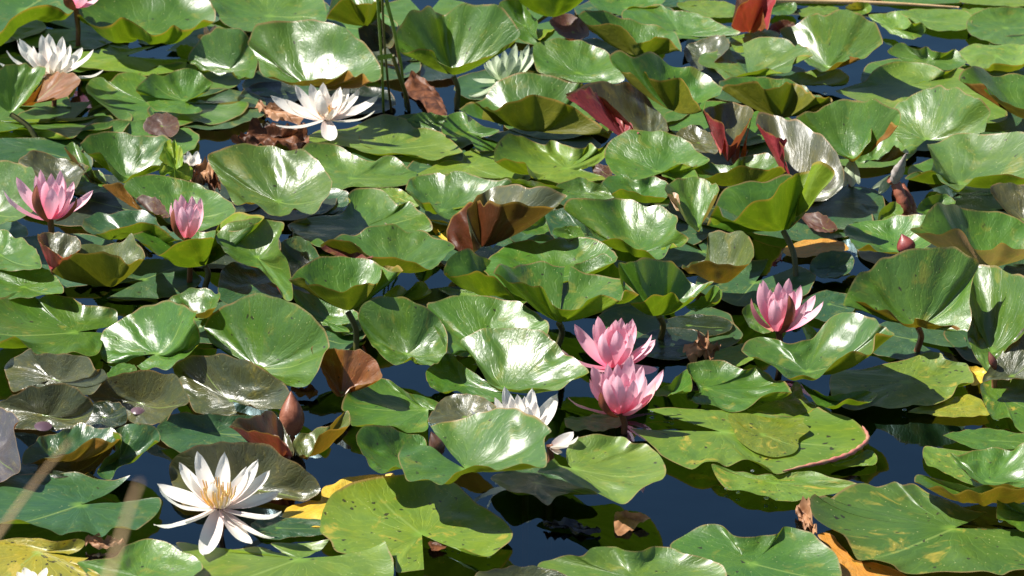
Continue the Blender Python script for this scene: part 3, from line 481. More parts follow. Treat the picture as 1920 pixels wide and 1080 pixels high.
pad('bz','r',(98,505,4.5),1.6,'bronze pad with a triangular crimson back left of the olive-brown pad','71,440:9 74,452:8.8 92,464:8.3 106,474:7.8 118,483:7.2 140,476:7 152,462:7.5 146,445:8.5 120,438:9 90,436:9.3',gl=.22,flap=((94,506,4.9),'71,441:9.3 80,457:9 98,469:8.6 119,484:7.6','r'))
# ---- lower left bronze group
pad('bz','o',(105,712,1.2),2.6,'bronze-green pad with a dark left corner above the purplish pads','8,690:2 20,675:3.5 40,663:4.8 57,656:5.5 66,662:5.3 95,661:5.5 122,663:5.8 150,667:5.5 168,675:5.5 180,690:5 190,691:5 203,708:4.2 195,716:3.2 172,738:1.5 140,742 100,735 60,728 25,735:1.5 14,712:2',gl=.14,low=.7,tilt=1.4)
pad('bz','m',(85,778,.8),2.8,'purplish bronze pad with a pale lilac notch at the lower left','-5,760:3 20,742:4.5 50,727:5.8 85,722:6.2 122,722 147,732:5.8 166,748:4.5 176,762:3 166,785:1.5 150,800:1 110,806:.6 60,806 10,802 -15,782:1.5',gl=.14,low=.7,tilt=1.4)
pad('bz','m',(262,755,1),2.6,'brown-green pad with a white right edge right of the purplish bronze pad','163,740:3.5 175,727:4.5 190,722:4.8 207,711:5.2 230,700:6 260,694:6.5 290,695 315,700:6.2 335,710:6 346,730:5.2 356,748:4.5 349,757:4 325,770:2.2 310,790:1.2 290,797:.8 262,796 235,785 205,770 178,755:2',gl=.14,low=.7,tilt=1.4)
pad('bz','o',(436,752,.6),2.8,'large olive-brown pad with a reddish notch below the large bright pad','444,772:.6 400,779 368,776 350,745:1.5 335,718:2.5 324,690:3.5 340,675:5 365,668:6 400,665:6.5 440,668 472,677:6 500,694:5 530,715:3.5 546,742:2 541,765:1 515,768:.8 475,764',opened=1,gl=.14,low=.7,tilt=1.2)
pad('dk','m',(195,782,1),2,'small dark oval pad between the two bronze pads','151,782:1 158,765:2.8 180,753:3.4 210,752 230,760:3 239,775:2.2 236,790:1.2 215,803:.8 190,806 165,797',gl=.12)
pad('dg','o',(112,862,1.2),3,'dark gleaming pad with a brown lip below the purplish bronze pad','42,866:1.2 50,845:2 64,830:3.5 83,813:4.8 111,811:5 139,797:6 156,794:6.3 178,802:6 211,806:5.5 229,816:5 214,827:5 200,824:4.8 178,820:4.8 157,833:4 128,849:2.8 85,862:1.5',gl=.16)
pad('dk','o',(140,885,.6),3,'brown shaded pad under the dark gleaming pad','70,884:.8 83,862:1.5 128,850:2 157,834:3 180,822:3.5 212,830:3 200,862:1 160,890:.6 110,896')
pad('dg','g',(222,860,1.2),2.4,'twisted dark green pad left of the bottom white flower','208,900:1 222,878:1.8 245,863:3 267,849:3.8 283,832:5 300,822:5.8 298,808:6.2 285,797:6.8 262,793 236,794:6.8 211,808:5.8 226,816:5 226,835:3.8 200,858:2.2 182,884:1.3 190,898:1',gl=.18)
pad('pr','m',(-15,850,2),2,'silvery purple pad at the left edge','-50,765:6 5,765:6.8 36,785:6 26,800:4.8 31,830:4 39,875:2.5 25,890:1.6 0,903:1.2 -50,905',gl=.3)
pad('dg','g',(60,875,.4),4,'thin dark floating pad behind the blurred straw at the left','20,870:.4 60,868 120,880 60,892 25,886')
pad('dg','g',(400,812,.6),3.4,'smooth blue-green pad above the bronze pad of the bottom flower','294,802:1.5 304,790:3 320,778:4.5 345,772:5 375,776:3 430,777:2 478,779:1.5 520,792 510,835:.6 470,850 400,855 340,850 313,835 298,818',gl=.3)
pad('bz','r',(530,858,1.6),2,'silver-topped pad with a crimson front edge left of the brown bud','428,797:5.8 440,789:6.5 475,780:7 508,768:7.3 524,788:6 540,815:4.5 551,842:2.8 549,857:2 538,836:3.9 520,818:4.8 495,813:5.3 470,808:5.5 447,803:5.6',gl=.2,flap=((533,860,2),'429,798:6.1 447,804:6.1 470,809:6 495,814:5.8 520,819:5.2 540,838:4.2 550,858:2.5','m'))
pad('ol','o',(572,856,1.8),1.9,'pale olive pad with an orange right corner right of the brown bud','548,836:3.2 555,820:4.5 590,807:5.3 618,797:6.2 652,768:8 655,800:6.3 632,802:6.2 606,810:5.5 593,825:4.5 587,846:3 576,857:2 556,851:1.8',gl=.28)
pad('bz','o',(478,918,.6),3,'large bronze pad behind the bottom white flower','317,882:2 325,862:4 350,845:5.5 375,832:6.5 420,827:7 470,830 505,838:6.8 535,855:6 565,875:4.8 590,895:3.5 601,915:2.2 592,930:1.5 555,940:1 520,936 470,935:.6 420,940 380,952 345,948 325,915:1.2',gl=.14,low=.7)
pad('dg','g',(153,946,.7),4,'wide notched green pad at the lower left in front of the blurred straw','244,892:1.8 215,902:1 180,898:.8 140,888 80,888 20,895 -50,905 -80,950 -50,975 0,978:2 36,973:3 83,990:2.5 111,1005:1.5 128,998:1.8 160,998:1.6 192,1007:1 211,992:2 232,987:2 256,992:1.2 278,977:.8 297,960 299,933:1.5 242,940:.7',opened=1)
pad('ym','o',(72,1034,.6),3.5,'mottled yellow pad in the bottom left corner','128,1038:.8 150,1030 160,1018:2 140,1012:2 100,1014 50,1008:1 0,1012 -60,1030 -60,1100 60,1130 200,1120 192,1082:.8 172,1068 148,1058 166,1048',opened=1,spots=3.)
pad('gp','g',(262,1082,.6),3,'ribbed pad with a silver back rim behind the second blurred straw','144,1056:.8 170,1049:1.2 212,1045:3.5 232,1025:5.5 258,1013:6 285,1010:6 312,1018:5.5 332,1030:4.5 358,1040:4 376,1052:3 380,1066:2.5 362,1078:1.8 340,1110:.8 240,1130 180,1090',gl=.22)
pad('lg','g',(563,1047,.6),4,'flat notched pad at the bottom edge right of the bottom white flower','618,1008:2 575,1017:.8 508,1019 528,1034:.6 470,1026 400,1035 365,1020 330,1018:1 350,1045:.8 345,1090 420,1130 620,1130 725,1095 738,1056:1.5 722,1015:3',opened=1)
pad('dg','g',(520,990,.3),4,'submerged-looking dark pad right of the bottom white flower','470,985:.3 500,968 545,972 610,975 615,1000 560,1006 500,1010')
pad('y','o',(620,940,.3),4,'yellow pad mostly hidden under the large speckled pad','740,892:.4 700,890 650,897 625,905 604,915 600,938 575,940:.3 548,945 530,965 526,976 560,976 600,990 680,950',spots=.25)
pad('lg','g',(791,1003,.6),5,'large speckled flat pad with a bright green centre near the bottom','795,1067:.6 745,1073 738,1042 690,1045 632,1036 620,1014:1 603,1000 600,985 606,955 622,930 650,908 690,896 722,892 790,890 850,905 890,942 930,965 961,996 950,1020 916,1044 870,1028',opened=1,spots=.85)
pad('g','ol',(872,879,4.5),1.8,'large two-lobed raised pad with an olive lip in front of a white flower','771,817:6 752,838:5.8 746,858:5.5 756,885:5.5 766,899:5.5 802,902:5.5 829,910:5.3 843,902:6 857,888:6.8 890,877:7.3 915,875:7.3 933,882:6.8 950,877:7.2 980,869:7.5 1020,872:7 1026,860:7 1021,828:7.8 1034,811:8.3 1012,787:9.5 978,769:10.5 945,762:11 910,770 882,784:10.5 849,787:10 807,797:9',opened=1,gl=.27)
pad('g','ol',(760,872,3),2.4,'green pad with a reddish left edge left of the two-lobed raised pad','668,815:6 685,801:7 710,797:7.3 735,803:7 760,812:6 795,818:5 800,850:4 790,885:3.5 760,878:4.3 738,877:4.5 720,884:4.3 698,880:4.3 684,855:5 671,834:5.5')
pad('bz','o',(872,782,3),2,'brownish olive pad behind the two-lobed raised pad','803,790:4.5 815,765:5.8 840,742:7 880,740:7 910,748:6.5 931,765:5.5 905,792:3.5 850,798:3.2')
pad('lg','g',(1072,878,2.8),3.4,'yellow-green pad with a notch left of its middle, raised over dark water','1062,862:3 1063,840:3.2 1082,822:4 1125,816:4.8 1164,816:5.3 1184,830:5 1212,831:5.3 1231,848:5.5 1244,866:5.5 1249,885:5.3 1242,899:5 1223,905:4.8 1198,924:4 1173,944:3.2 1148,938:3.2 1114,922:3.2 1073,905:3.2 1037,891:3 1007,884:3 1039,863:3',opened=1,spots=.3)
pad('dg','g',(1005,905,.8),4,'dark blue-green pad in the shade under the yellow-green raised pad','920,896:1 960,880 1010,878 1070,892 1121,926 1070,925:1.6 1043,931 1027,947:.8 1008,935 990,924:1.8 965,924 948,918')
pad('g','g',(1112,790,.5),4,'small bright flat pad left of the lower pink flower stalk','1058,786:.6 1062,782 1100,780 1112,775 1135,778 1160,780 1168,790 1160,800 1142,803 1130,810 1100,806 1080,809 1062,801')
pad('lg','g',(1350,809,.6),5,'huge mottled pad with a pink rolled right edge right of the lower pink flower','1213,768:.7 1265,764 1330,768 1400,772 1450,781 1494,781 1511,777 1533,762:1.8 1550,772:1 1600,787 1622,808 1626,828:1.4 1595,852:1.2 1555,866 1505,877 1457,887:.8 1442,876:1.8 1420,866:1.8 1395,862:1.2 1364,873:.8 1345,864:1.6 1320,866:1.8 1298,879:.8 1267,869 1240,855 1226,838 1182,802',opened=1,spots=.9)
pad('lg','g',(1600,862,.4),4,'yellowish sliver of pad below the pink rolled edge','1558,871:.5 1600,858 1628,842 1641,850 1645,862 1636,872 1580,875')
pad('g','g',(1320,727,.7),3.6,'green pad with a wavy back rim right of the two pink flowers','1289,682:2 1314,677:3 1355,677:3 1378,684:2.2 1395,693:1.8 1420,690:3.2 1440,698:3.4 1453,712:2.6 1467,712:2.8 1480,724:3 1484,738:3.2 1458,733:3.4 1430,743:2.4 1398,768:.9 1364,771 1345,763 1320,760 1297,750 1312,738 1303,715:1 1290,700:1.5',spots=.35)
pad('g','g',(1262,735,1.2),2,'small folded pad tip right of the lower pink flower','1224,739:1 1240,728:2 1253,719:3 1272,705:4 1287,694:5 1295,706:4.4 1297,730:2.4 1272,734:1.6 1250,743:1')
pad('lg','g',(1450,905,.5),4,'long low pad with yellow blotches in front of the huge mottled pad','1334,872:1.4 1353,877:1 1400,887:.6 1455,889 1522,884:1.4 1567,897:1.2 1612,912:.8 1555,927 1494,938:.5 1455,938 1436,930:1 1400,924:.8 1362,914:.5 1345,898:.8',spots=.9)
pad('g','ol',(1512,697,2.8),2.4,'sunlit dished pad with an olive right lip below the right pink flower','1391,660:5.5 1397,642:6.5 1420,628:7.5 1440,630:7.5 1470,642:6.8 1510,635:7.5 1545,612:8.5 1562,594:9.3 1580,585:9.8 1602,585:9.8 1628,592:9.3 1650,612:8.5 1662,612:8.5 1677,633:8 1656,625:8.2 1642,628:8.2 1638,655:7.5 1625,663:7 1598,661:7 1575,675:6.2 1550,692:5 1532,707:4.2 1505,707:3.8 1482,712:3.4 1470,703:3.6 1453,683:4.2 1425,674:5',gl=.26)
pad('g','o',(1722,612,4),1.8,'largest rounded pad with a notch in its brown front lip at the right','1581,577:5.8 1590,545:8 1605,520:9.5 1630,500:10.5 1660,480:11.5 1700,466:12 1750,461 1790,463 1820,478:11.5 1836,492:10.5 1825,520:9 1818,560:7.5 1822,590:6.5 1814,618:5 1790,614:5 1765,612:4.9 1742,606:5 1716,598:5.4 1712,606:5 1690,603:5.2 1672,592:5.6 1655,580:6.2 1630,574:6.3 1602,569:6.3',stem=(1718,662),gl=.27,spots=.3)
pad('g','m',(1860,660,3),1.7,'steep bowl-shaped pad, dark on the left and shining on the right, at the right edge','1803,530:8 1815,503:9.5 1838,493:10.5 1865,497:11 1900,512:11 1940,530:11 1965,570:9 1935,605:6.5 1900,640:4.5 1875,668:3.5 1853,697:2.3 1832,672:3.2 1818,650:4 1814,620:4.8 1823,592:5.5 1814,562:6.5',gl=.22,tilt=1.6)
pad('g','g',(1880,745,.7),4,'flat mottled pad with a brown scab at the right edge','1838,724:1.2 1852,712 1900,708 1970,700 1990,760 1935,810:.7 1905,801 1892,781 1862,785:1 1850,766 1842,745',spots=.75)
pad('bz','m',(1895,706,2.5),1.7,'dusky upright pad leaning at the right edge above the mottled pad','1842,713:3.2 1860,682:5.5 1885,652:7.5 1925,614:9.5 1975,620:9.5 1980,690:5 1930,708:3.5 1885,712:3')
pad('lg','g',(1700,715,.6),4.5,'flat pad with black flecks right of the sunlit dished pad','1560,702:.7 1620,690 1700,675 1737,659:2 1764,662:2.8 1773,673:1.6 1811,681:1.2 1823,700:1.6 1825,718:2 1797,722:1.4 1783,745:.9 1747,759 1714,758 1700,764 1664,766 1633,762 1594,768 1560,745',spots=.9)
pad('g','g',(1580,752,1.2),3,'small wavy pad tucked under the front of the sunlit dished pad','1499,713:3.5 1525,731:2.8 1556,742:2.2 1594,735:1.6 1628,733 1646,741:1.6 1625,753:2.5 1590,749:3 1567,762:2.5 1545,764:1.5 1528,754:1.6 1512,735:2.2')
pad('yg','y',(1790,765,.4),4,'yellow-edged pad floating behind the open water at the right','1702,773:.5 1720,765 1760,756 1790,745 1813,740 1838,748 1850,765 1857,776 1840,780 1790,782 1740,777',spots=1.4)
pad('y','y',(1832,704,.4),4,'small bright yellow scrap of pad at the right','1812,688:.5 1850,692 1848,713 1822,722')
pad('lg','g',(1465,750,.5),4,'pad with insect holes between the huge mottled pad and the green wavy pad','1400,770:.5 1440,752 1484,735 1490,715 1500,720 1510,745 1530,760 1522,776 1490,781 1440,780',spots=1.)
pad('g','g',(1860,826,.5),4,'pointed flat pad at the right edge beside the open water','1768,817:.6 1800,808 1840,803 1870,804 1935,818 1955,835 1910,842 1835,843 1800,829')
pad('lg','g',(1790,868,.4),4,'thin nibbled pad under the curved pad at the lower right','1730,846:.5 1735,836 1760,840 1800,845 1880,850 1910,880 1850,915 1800,901 1780,890 1760,881 1740,873 1732,860',spots=1.)
pad('g','o',(1850,903,2),2.6,'curved pad with a white back rim at the lower right edge','1780,850:4 1795,853:4 1812,847:5 1840,840:6 1880,840:6 1900,842:6.2 1915,832:7 1940,830:7 1975,880:4.5 1925,911:3.5 1885,912:3.4 1855,909:2.8 1835,907:2.8 1810,884:3',gl=.25)
pad('g','o',(1855,936,1.5),3,'long low pad with a brown underside below the curved pad','1715,902:3.5 1721,891:4.5 1755,898:3.6 1800,907:3 1840,912:2.5 1900,905 1960,905 1960,918:5 1910,913:5 1880,912:5 1852,920:4.8 1836,926:4.5 1810,921:4.5 1789,924:4.2 1768,914:4.4 1740,914:4')
pad('g','g',(1930,965,1.5),3,'green pad corner at the lower right edge above the spotted pad','1872,931:3.5 1900,940:3 1950,955:2.5 1980,1000:1.2 1920,999:1.8 1900,984:2.2 1882,974:2.5 1869,970:2.8 1869,950:3')
pad('g','o',(1790,990,.8),4.5,'very large spotted flat pad in the lower right corner','1850,961:1 1817,955 1789,944 1747,927 1714,906:1.5 1692,908:2 1678,902:2.8 1661,908:2.5 1642,913:1.5 1622,908:2 1594,913 1572,922:2 1558,931:1.8 1547,926:3 1533,931:2.5 1528,927:4 1519,938:4 1525,966:3.5 1550,986:3 1581,1003:2.2 1594,1024:1.5 1608,1048:1.2 1636,1049:2 1672,1060:1.6 1697,1074:.8 1797,1073 1844,1072 1878,1078 1900,1069 1970,1062 1960,1000 1920,999 1833,990:.9',opened=1,spots=.8,gl=.42)
pad('or_','o',(1600,1050,.3),4,'orange-yellow dying pad under the very large spotted pad','1533,1003:.4 1556,1000 1580,1025 1605,1052 1650,1058 1705,1085 1640,1110 1575,1080 1560,1030')
pad('g','g',(1408,1056,.8),4,'large smooth pad with a white right shoulder at the bottom','1256,1022:.8 1280,1006 1310,990:1.5 1340,982:3 1356,985:3.5 1375,1003:2.5 1410,1008:1.5 1428,1005:1.5 1458,1000:2.5 1470,987:4.5 1492,988:5 1520,998:4.5 1536,1014:4 1560,1030:3 1574,1055:2 1578,1085:1.4 1560,1120 1400,1140:.8 1300,1095 1270,1050',gl=.3)
pad('gp','g',(1190,1084,.8),4,'wavy-backed pad at the bottom edge in front of the open water','1008,1060:.8 1040,1046:1.2 1070,1042:1.5 1092,1040:2.5 1112,1026:4.5 1150,1025:4.5 1172,1035:2.5 1202,1035:2.5 1228,1025:4.5 1260,1026:4.8 1290,1040:4 1330,1048:4 1356,1064:2.8 1363,1088:1.5 1340,1130 1150,1140:.8 1030,1105',gl=.28)
pad('bz','o',(980,1090,1),3,'bronze glossy pad peeping over the bottom edge','890,1080:1.5 928,1066:4.5 970,1060:5 1010,1062:5.2 1045,1070:4.5 1068,1084:2.5 1050,1120:1 920,1120',gl=.18)
# ---- middle cluster
pad('g','g',(1040,520,4),2.2,'wide wavy pad rising behind the notched funnel pad in the middle','905,500:6.5 920,480:8.5 948,460:10 989,451:10.5 1017,457:10 1050,448:10.5 1100,446 1125,454:10 1145,466:9.3 1159,482:8 1148,494:7 1110,505:6 1060,530:5 990,545:4.5 930,530:5',gl=.22,tilt=1.6)
pad('g','g',(925,552,2),2.4,'green pad with a bright lower wall left of the notched funnel pad','832,512:5.5 838,488:7 855,471:8 880,469:8 895,480:7 920,485:6 960,500:5 1000,545:3 980,568:2 955,545:4 925,520:5.5 900,511:6.5 875,514:6.5 850,519:6')
pad('g','g',(1120,530,4.5),2,'dark lobe of pad behind the right side of the notched funnel pad','1075,503:8.5 1100,489:9 1136,477:9.5 1155,497:9 1172,520:8 1162,529:7 1140,522:6.5 1110,518:6.5')
pad('g','g',(1048,604,5),1.6,'notched funnel-shaped pad with a pale midrib in the middle','1070,502:9.5 1098,513:9 1125,513 1150,519:9 1170,525 1190,543:8.8 1198,555:8.8 1187,546:9 1172,545:9.2 1164,566:8 1148,559:8.5 1126,551:9 1103,562:8.3 1087,576:7.6 1053,577:7.4 1031,562:8 1012,538:9 995,534:9.2 976,527:9.5 956,527:9.5 940,520:9.5 925,513:9.5 934,497:9.8 948,492:9.8 964,502:9.3 989,492:9.8 1012,492 1037,500:9.5 1059,497:9.5',opened=1,stem=(1046,650),spots=.3)
pad('g','g',(1235,590,4),1.8,'pad with a scalloped bright green wall right of the notched funnel pad','1160,492:8.5 1187,496:8.5 1205,486:9.5 1225,483:9.8 1253,490:9.5 1273,502:9 1289,524:8 1305,534:7.5 1338,529:7.5 1316,545:7.4 1283,566:7 1262,551:8 1248,548:8.4 1226,556:8 1205,564:7.5 1180,568:7 1166,540:7.5',stem=(1238,640))
pad('gp','g',(1320,572,4),2,'small pale oval lobe at the right end of the scalloped pad','1286,573:5.3 1310,560:6.2 1330,545:6.8 1344,535:7.2 1354,550:6.5 1350,562:6.2 1330,571:5.5 1312,583:5 1295,580:5')
pad('lg','g',(868,550,.8),4,'thin light strip of pad above the green pad behind the ribbed shining pad','822,541:1 843,539 880,545 913,549 912,562 850,556')
pad('dg','g',(1085,425,2),2.4,'shaded blue-green pad left of the broad rippled pad','1022,402:3 1045,392:4.5 1070,392:5 1105,425:4 1125,450:3.5 1085,458:2.5 1040,448:2')
pad('g','k',(1070,440,2.5),2.2,'small green pad with a brown curled rim above the wide wavy pad','1036,436:3.5 1050,426:4.8 1070,422:5.2 1088,428:5 1096,446:3.8 1070,452:3')
pad('g','g',(1015,425,1),3,'light scrap of pad behind the red-brown folded pad','975,432:1.2 1000,412:2 1028,398:3 1036,412:2.6 1030,432:1.5 1000,440:1')
# ---- right side
pad('g','o',(1672,468,2.5),2.2,'wavy pad with an olive lip behind the largest rounded pad','1581,434:4.8 1595,418:6.5 1622,413:7.5 1655,414:7 1680,406:7.8 1705,404:8 1735,405:7.8 1754,420:6.5 1752,450:4.5 1720,470:3.2 1690,473:3.2 1652,474:3.4 1638,466:4.2 1628,457:4.8 1607,464:4.4 1592,446:4.6',gl=.24)
pad('g','k',(1855,497,3),2.3,'wide wavy pad with a purplish brown front wall at the right edge','1706,435:6 1724,424:6 1738,400:7.5 1755,385:8.8 1778,380:9.2 1800,384:8.8 1820,394:8.2 1845,393:8.6 1868,392:8.5 1895,403:8 1935,430:6.8 1955,462:6 1922,468:6.8 1885,456:7.6 1858,466:7.2 1828,463:7.2 1808,438:7.8 1789,431:8 1750,438:6.8',gl=.24)
pad('bz','k',(1920,412,3),2,'grey-green pad with a brown lip above the wide wavy pad at the right edge','1857,352:7.5 1873,343:8.3 1925,350:8 1970,395:5 1925,416:4.8 1897,403:5.5 1877,386:6.3 1862,366:7')
pad('g','g',(1755,385,2),3,'small upturned pad behind the wide wavy pad','1718,396:2.4 1728,376:3.6 1752,365:4.5 1775,364:4.5 1792,380:3.4 1772,396:2 1735,404:2')
pad('gp','g',(1664,398,2),3,'pale pad scrap left of the curled red stalk','1646,416:2 1654,390:3.5 1680,378:4 1694,398:3 1672,416:2')
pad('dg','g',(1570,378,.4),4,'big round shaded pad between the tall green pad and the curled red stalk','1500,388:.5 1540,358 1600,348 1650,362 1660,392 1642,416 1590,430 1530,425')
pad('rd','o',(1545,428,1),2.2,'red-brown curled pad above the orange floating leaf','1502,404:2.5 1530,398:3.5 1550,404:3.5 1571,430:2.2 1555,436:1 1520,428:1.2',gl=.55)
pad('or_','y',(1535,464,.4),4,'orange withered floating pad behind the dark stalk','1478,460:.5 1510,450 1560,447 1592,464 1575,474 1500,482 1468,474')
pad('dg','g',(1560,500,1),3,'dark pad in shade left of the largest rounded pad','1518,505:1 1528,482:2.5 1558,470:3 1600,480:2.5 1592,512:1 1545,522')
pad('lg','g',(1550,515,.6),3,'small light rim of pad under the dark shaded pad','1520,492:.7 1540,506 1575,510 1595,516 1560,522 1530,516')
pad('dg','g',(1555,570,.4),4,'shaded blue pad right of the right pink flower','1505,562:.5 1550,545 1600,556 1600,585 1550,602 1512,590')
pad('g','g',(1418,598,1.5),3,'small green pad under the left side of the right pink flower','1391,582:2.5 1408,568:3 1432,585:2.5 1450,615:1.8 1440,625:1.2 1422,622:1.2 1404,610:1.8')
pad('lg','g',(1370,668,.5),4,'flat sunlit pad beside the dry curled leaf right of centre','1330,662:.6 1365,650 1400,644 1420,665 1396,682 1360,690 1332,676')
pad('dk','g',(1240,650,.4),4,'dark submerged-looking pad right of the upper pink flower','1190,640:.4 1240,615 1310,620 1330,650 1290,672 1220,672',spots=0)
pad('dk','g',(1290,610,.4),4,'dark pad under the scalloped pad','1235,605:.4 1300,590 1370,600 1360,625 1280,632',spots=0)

pad('dk','m',(660,190,.3),4,'added dark brown pad filling the black shade right of the large white flower','600,182:.4 630,165:1 680,160:1.4 730,172:1 742,195:.5 715,212 660,214 615,205',spots=0)  # near-black pads added here to stand in for shade in the gaps
pad('dk','m',(500,178,.3),4,'added dark pad filling the black gap left of the large white flower','445,185:.4 470,160:.8 520,152 560,165 555,190:.5 500,200 460,200',spots=0)
pad('dk','m',(800,120,.3),4,'added dark pad filling the shade under the large cupped pad right of the reeds','740,125:.4 775,110:.8 830,112 860,135 830,150:.4 770,148',spots=0)
# ------------------------------------------------------------------ petals and flowers
def petal(name, B, T, w, curl, cup, axis, mat, parent, side=None, twist=0., mode='u'):
    d = T - B; L = d.length; dn = d / L
    out = Vector((d.x, d.y, 0)) / L + Vector((0, {'n': -.55, 'f': .35}.get(mode, -.1), 0))
    if out.length > 1e-4: out.normalize()
    nI = axis * .7 - out; nI -= nI.dot(dn) * dn
    if nI.length < .05: nI = axis - axis.dot(dn) * dn
    nI.normalize()
    W = dn.cross(nI).normalized()
    if twist: q = Matrix.Rotation(twist, 3, dn); nI = q @ nI; W = q @ W
    ns, nu = 14, 6; V = []; F = []; UV = []
    jit = random.random() * 10
    for i in range(ns + 1):
        s = i / ns
        bow = 4 * s * (1 - s) * curl * L - (max(0, s - .72) ** 2) * 1.3 * L * (.5 + curl)
        c = B + d * s - nI * bow
        prof = (s ** .62) * ((1 - s ** 2.4) ** .72) * 1.12 + .20 * (1 - s) ** 2
        for j in range(nu + 1):
            u = j / nu * 2 - 1
            h = w * .5 * prof
            wob = noise.noise(Vector((s * 3, u * 1.5, jit))) * .035 * L * s
            v = c + W * (u * h) + nI * (cup * u * u * h * (1 - .5 * s) + wob - (.10 * h * math.exp(-(u * 3) ** 2)))
            V.append(v); UV.append((j / nu, s))
    for i in range(ns):
        for j in range(nu):
            a = i * (nu + 1) + j
            F.append((a, a + 1, a + nu + 2, a + nu + 1))
    o = mesh_obj(name, V, F, mat, None, UV)
    # front side = the inner face of the petal
    me = o.data; me.update()
    s0 = sum((Vector(p.normal).dot(nI) for p in me.polygons))
    if s0 < 0: me.flip_normals()
    so = o.modifiers.new('thickness', 'SOLIDIFY'); so.thickness = .0006; so.offset = 0; so.use_rim = True
    o.modifiers.remove(so)
    o.parent = parent; localise(parent, o)
    return o
def flower(label, base, petals, kind='pink', axis=(0, -.12, 1), stamens=None, stalk=None, group='water lily flowers'):
    mats = dict(pink=M_PINK, white=M_WHITE, shade=M_SHADE)
    B = at(base[0], base[1], base[2] / 100); ax = Vector(axis).normalized()
    root = empty('water_lily_flower', B); tag(root, label, 'flower', group)
    ppm = 6918 / (B - CAM).length
    for pt in petals:
        x, y, mode, L, w = pt[:5]; w *= 1.16 if kind == 'pink' else 1.25; kd = pt[5] if len(pt) > 5 else 'p'
        L /= 100; w /= 100
        d = ray(x, y).normalized(); oc = CAM - B; b = oc.dot(d); q = b * b - (oc.length_squared - L * L)
        rt = math.sqrt(q) if q > 0 else 0
        t = -b + (rt if mode == 'f' else -rt if mode == 'n' else 0)
        T = CAM + d * t
        if T.z < .003: T = at(x, y, .003)
        dirn = (T - B).normalized()
        off = Vector((dirn.x, dirn.y, 0)) * (.0085 if kd == 's' else .004) + (Vector((0, -.004, 0)) if kd == 's' and mode == 'n' else Vector())
        if kd == 's' and mode == 'n': T += (CAM - T).normalized() * .006
        up = max(0, dirn.z)
        petal('sepal' if kd == 's' else 'petal', B + off - ax * .001, T, w, .05 + .10 * up + (.05 if kd == 's' else 0), .42, ax, M_SEPAL if kd == 's' else mats[kind], root, twist=random.uniform(-.12, .12), mode=mode)
    if stamens:
        for k in range(stamens[0]):
            a = k * 2.39996; rr = math.sqrt((k + .5) / stamens[0]); h = stamens[1] / 100
            b0 = B + ax * .004 + Vector((math.cos(a), math.sin(a), 0)) * rr * h * .38
            dv = (ax + Vector((math.cos(a), math.sin(a), 0)) * rr * .75).normalized()
            t0 = b0 + dv * h * random.uniform(.75, 1.05) - Vector((math.cos(a), math.sin(a), 0)) * rr * h * .22
            st = tube('stamen', [b0, b0.lerp(t0, .5) + dv.cross(Vector((0, 0, 1))) * .0006 + Vector((math.cos(a), math.sin(a), 0)) * .002, t0], [.0011, .0010, .0006], M_STAMEN, None, 5)
            st.parent = root; localise(root, st)
    e = at(*(stalk or (base[0] + 2, base[1] + 22)), 0) if stalk else Vector((B.x, B.y, 0))
    s = tube('flower_stalk', [B + ax * .002, (B + e) / 2 + Vector((.002, 0, 0)), e, e - Vector((0, 0, .12))], [.0038, .0034, .0034, .0034], M_RSTEM)
    s.parent = root; localise(root, s)
    return root
flower('upper of the two overlapping pink flowers right of the middle', (1150,690,3.2), [
 (1166,598,'f',5.6,2.0),(1120,594,'f',5.6,1.9),(1188,599,'f',5.6,1.9),(1230,640,'f',5.4,1.9),(1076,611,'f',6.3,2.0),
 (1112,610,'f',5.2,1.4),(1193,608,'f',5.2,1.5),(1232,694,'f',4.8,1.7),(1110,692,'n',3.2,1.6),
 (1139,613,'u',4.4,1.9),(1171,613,'u',4.3,1.7),(1155,599,'u',5.0,1.8),(1128,628,'n',4.4,1.9),(1158,622,'n',4.4,2.3),(1186,628,'n',4.4,1.7),
 (1226,632,'u',5.4,1.9),(1052,662,'n',5.8,1.8),(1187,668,'n',3.4,1.7),(1148,606,'f',4.6,1.5),(1178,606,'f',4.6,1.4)], 'pink')
flower('lower of the two overlapping pink flowers, with a brown sepal on its left', (1165,776,2.2), [
 (1157,684,'f',5.4,1.9),(1138,683,'f',5.6,1.8),(1182,668,'f',6.3,2.1),(1206,687,'f',5.6,1.8),(1246,696,'f',6.2,1.8),(1109,690,'f',6.0,2.1),(1128,700,'f',5.0,1.6),
 (1102,714,'u',5.3,1.8),(1146,700,'u',4.6,1.8),(1172,698,'u',4.6,1.6),(1192,696,'u',4.8,1.6),
 (1135,712,'n',4.6,1.9),(1156,706,'n',4.7,2.2),(1190,716,'n',4.3,1.8),(1214,710,'n',4.9,1.8),(1176,724,'n',3.6,1.6),
 (1064,750,'n',5.6,1.6),(1203,758,'n',3.2,1.7),(1124,739,'n',3.9,1.5,'s'),(1232,719,'u',5.0,1.7,'s')], 'pink', stalk=(1170,812))
flower('pink flower on the right with a brown sepal in front', (1460,622,3.0), [
 (1460,530,'f',5.3,1.7),(1480,522,'f',5.8,1.8),(1429,526,'f',5.9,1.9),(1503,538,'f',5.8,1.7),(1530,556,'f',5.8,1.8),(1443,544,'f',4.8,1.5),(1490,545,'f',4.8,1.5),
 (1420,533,'u',5.9,1.8),(1547,569,'u',5.9,1.7),(1448,548,'u',4.6,1.6),(1470,540,'u',4.8,1.6),
 (1451,562,'n',4.1,1.9),(1466,560,'n',3.9,1.5),(1476,548,'n',4.5,1.6),(1512,575,'n',4.4,1.5),
 (1405,562,'u',4.8,1.3,'s'),(1483,556,'n',4.3,1.7,'s')], 'pink')
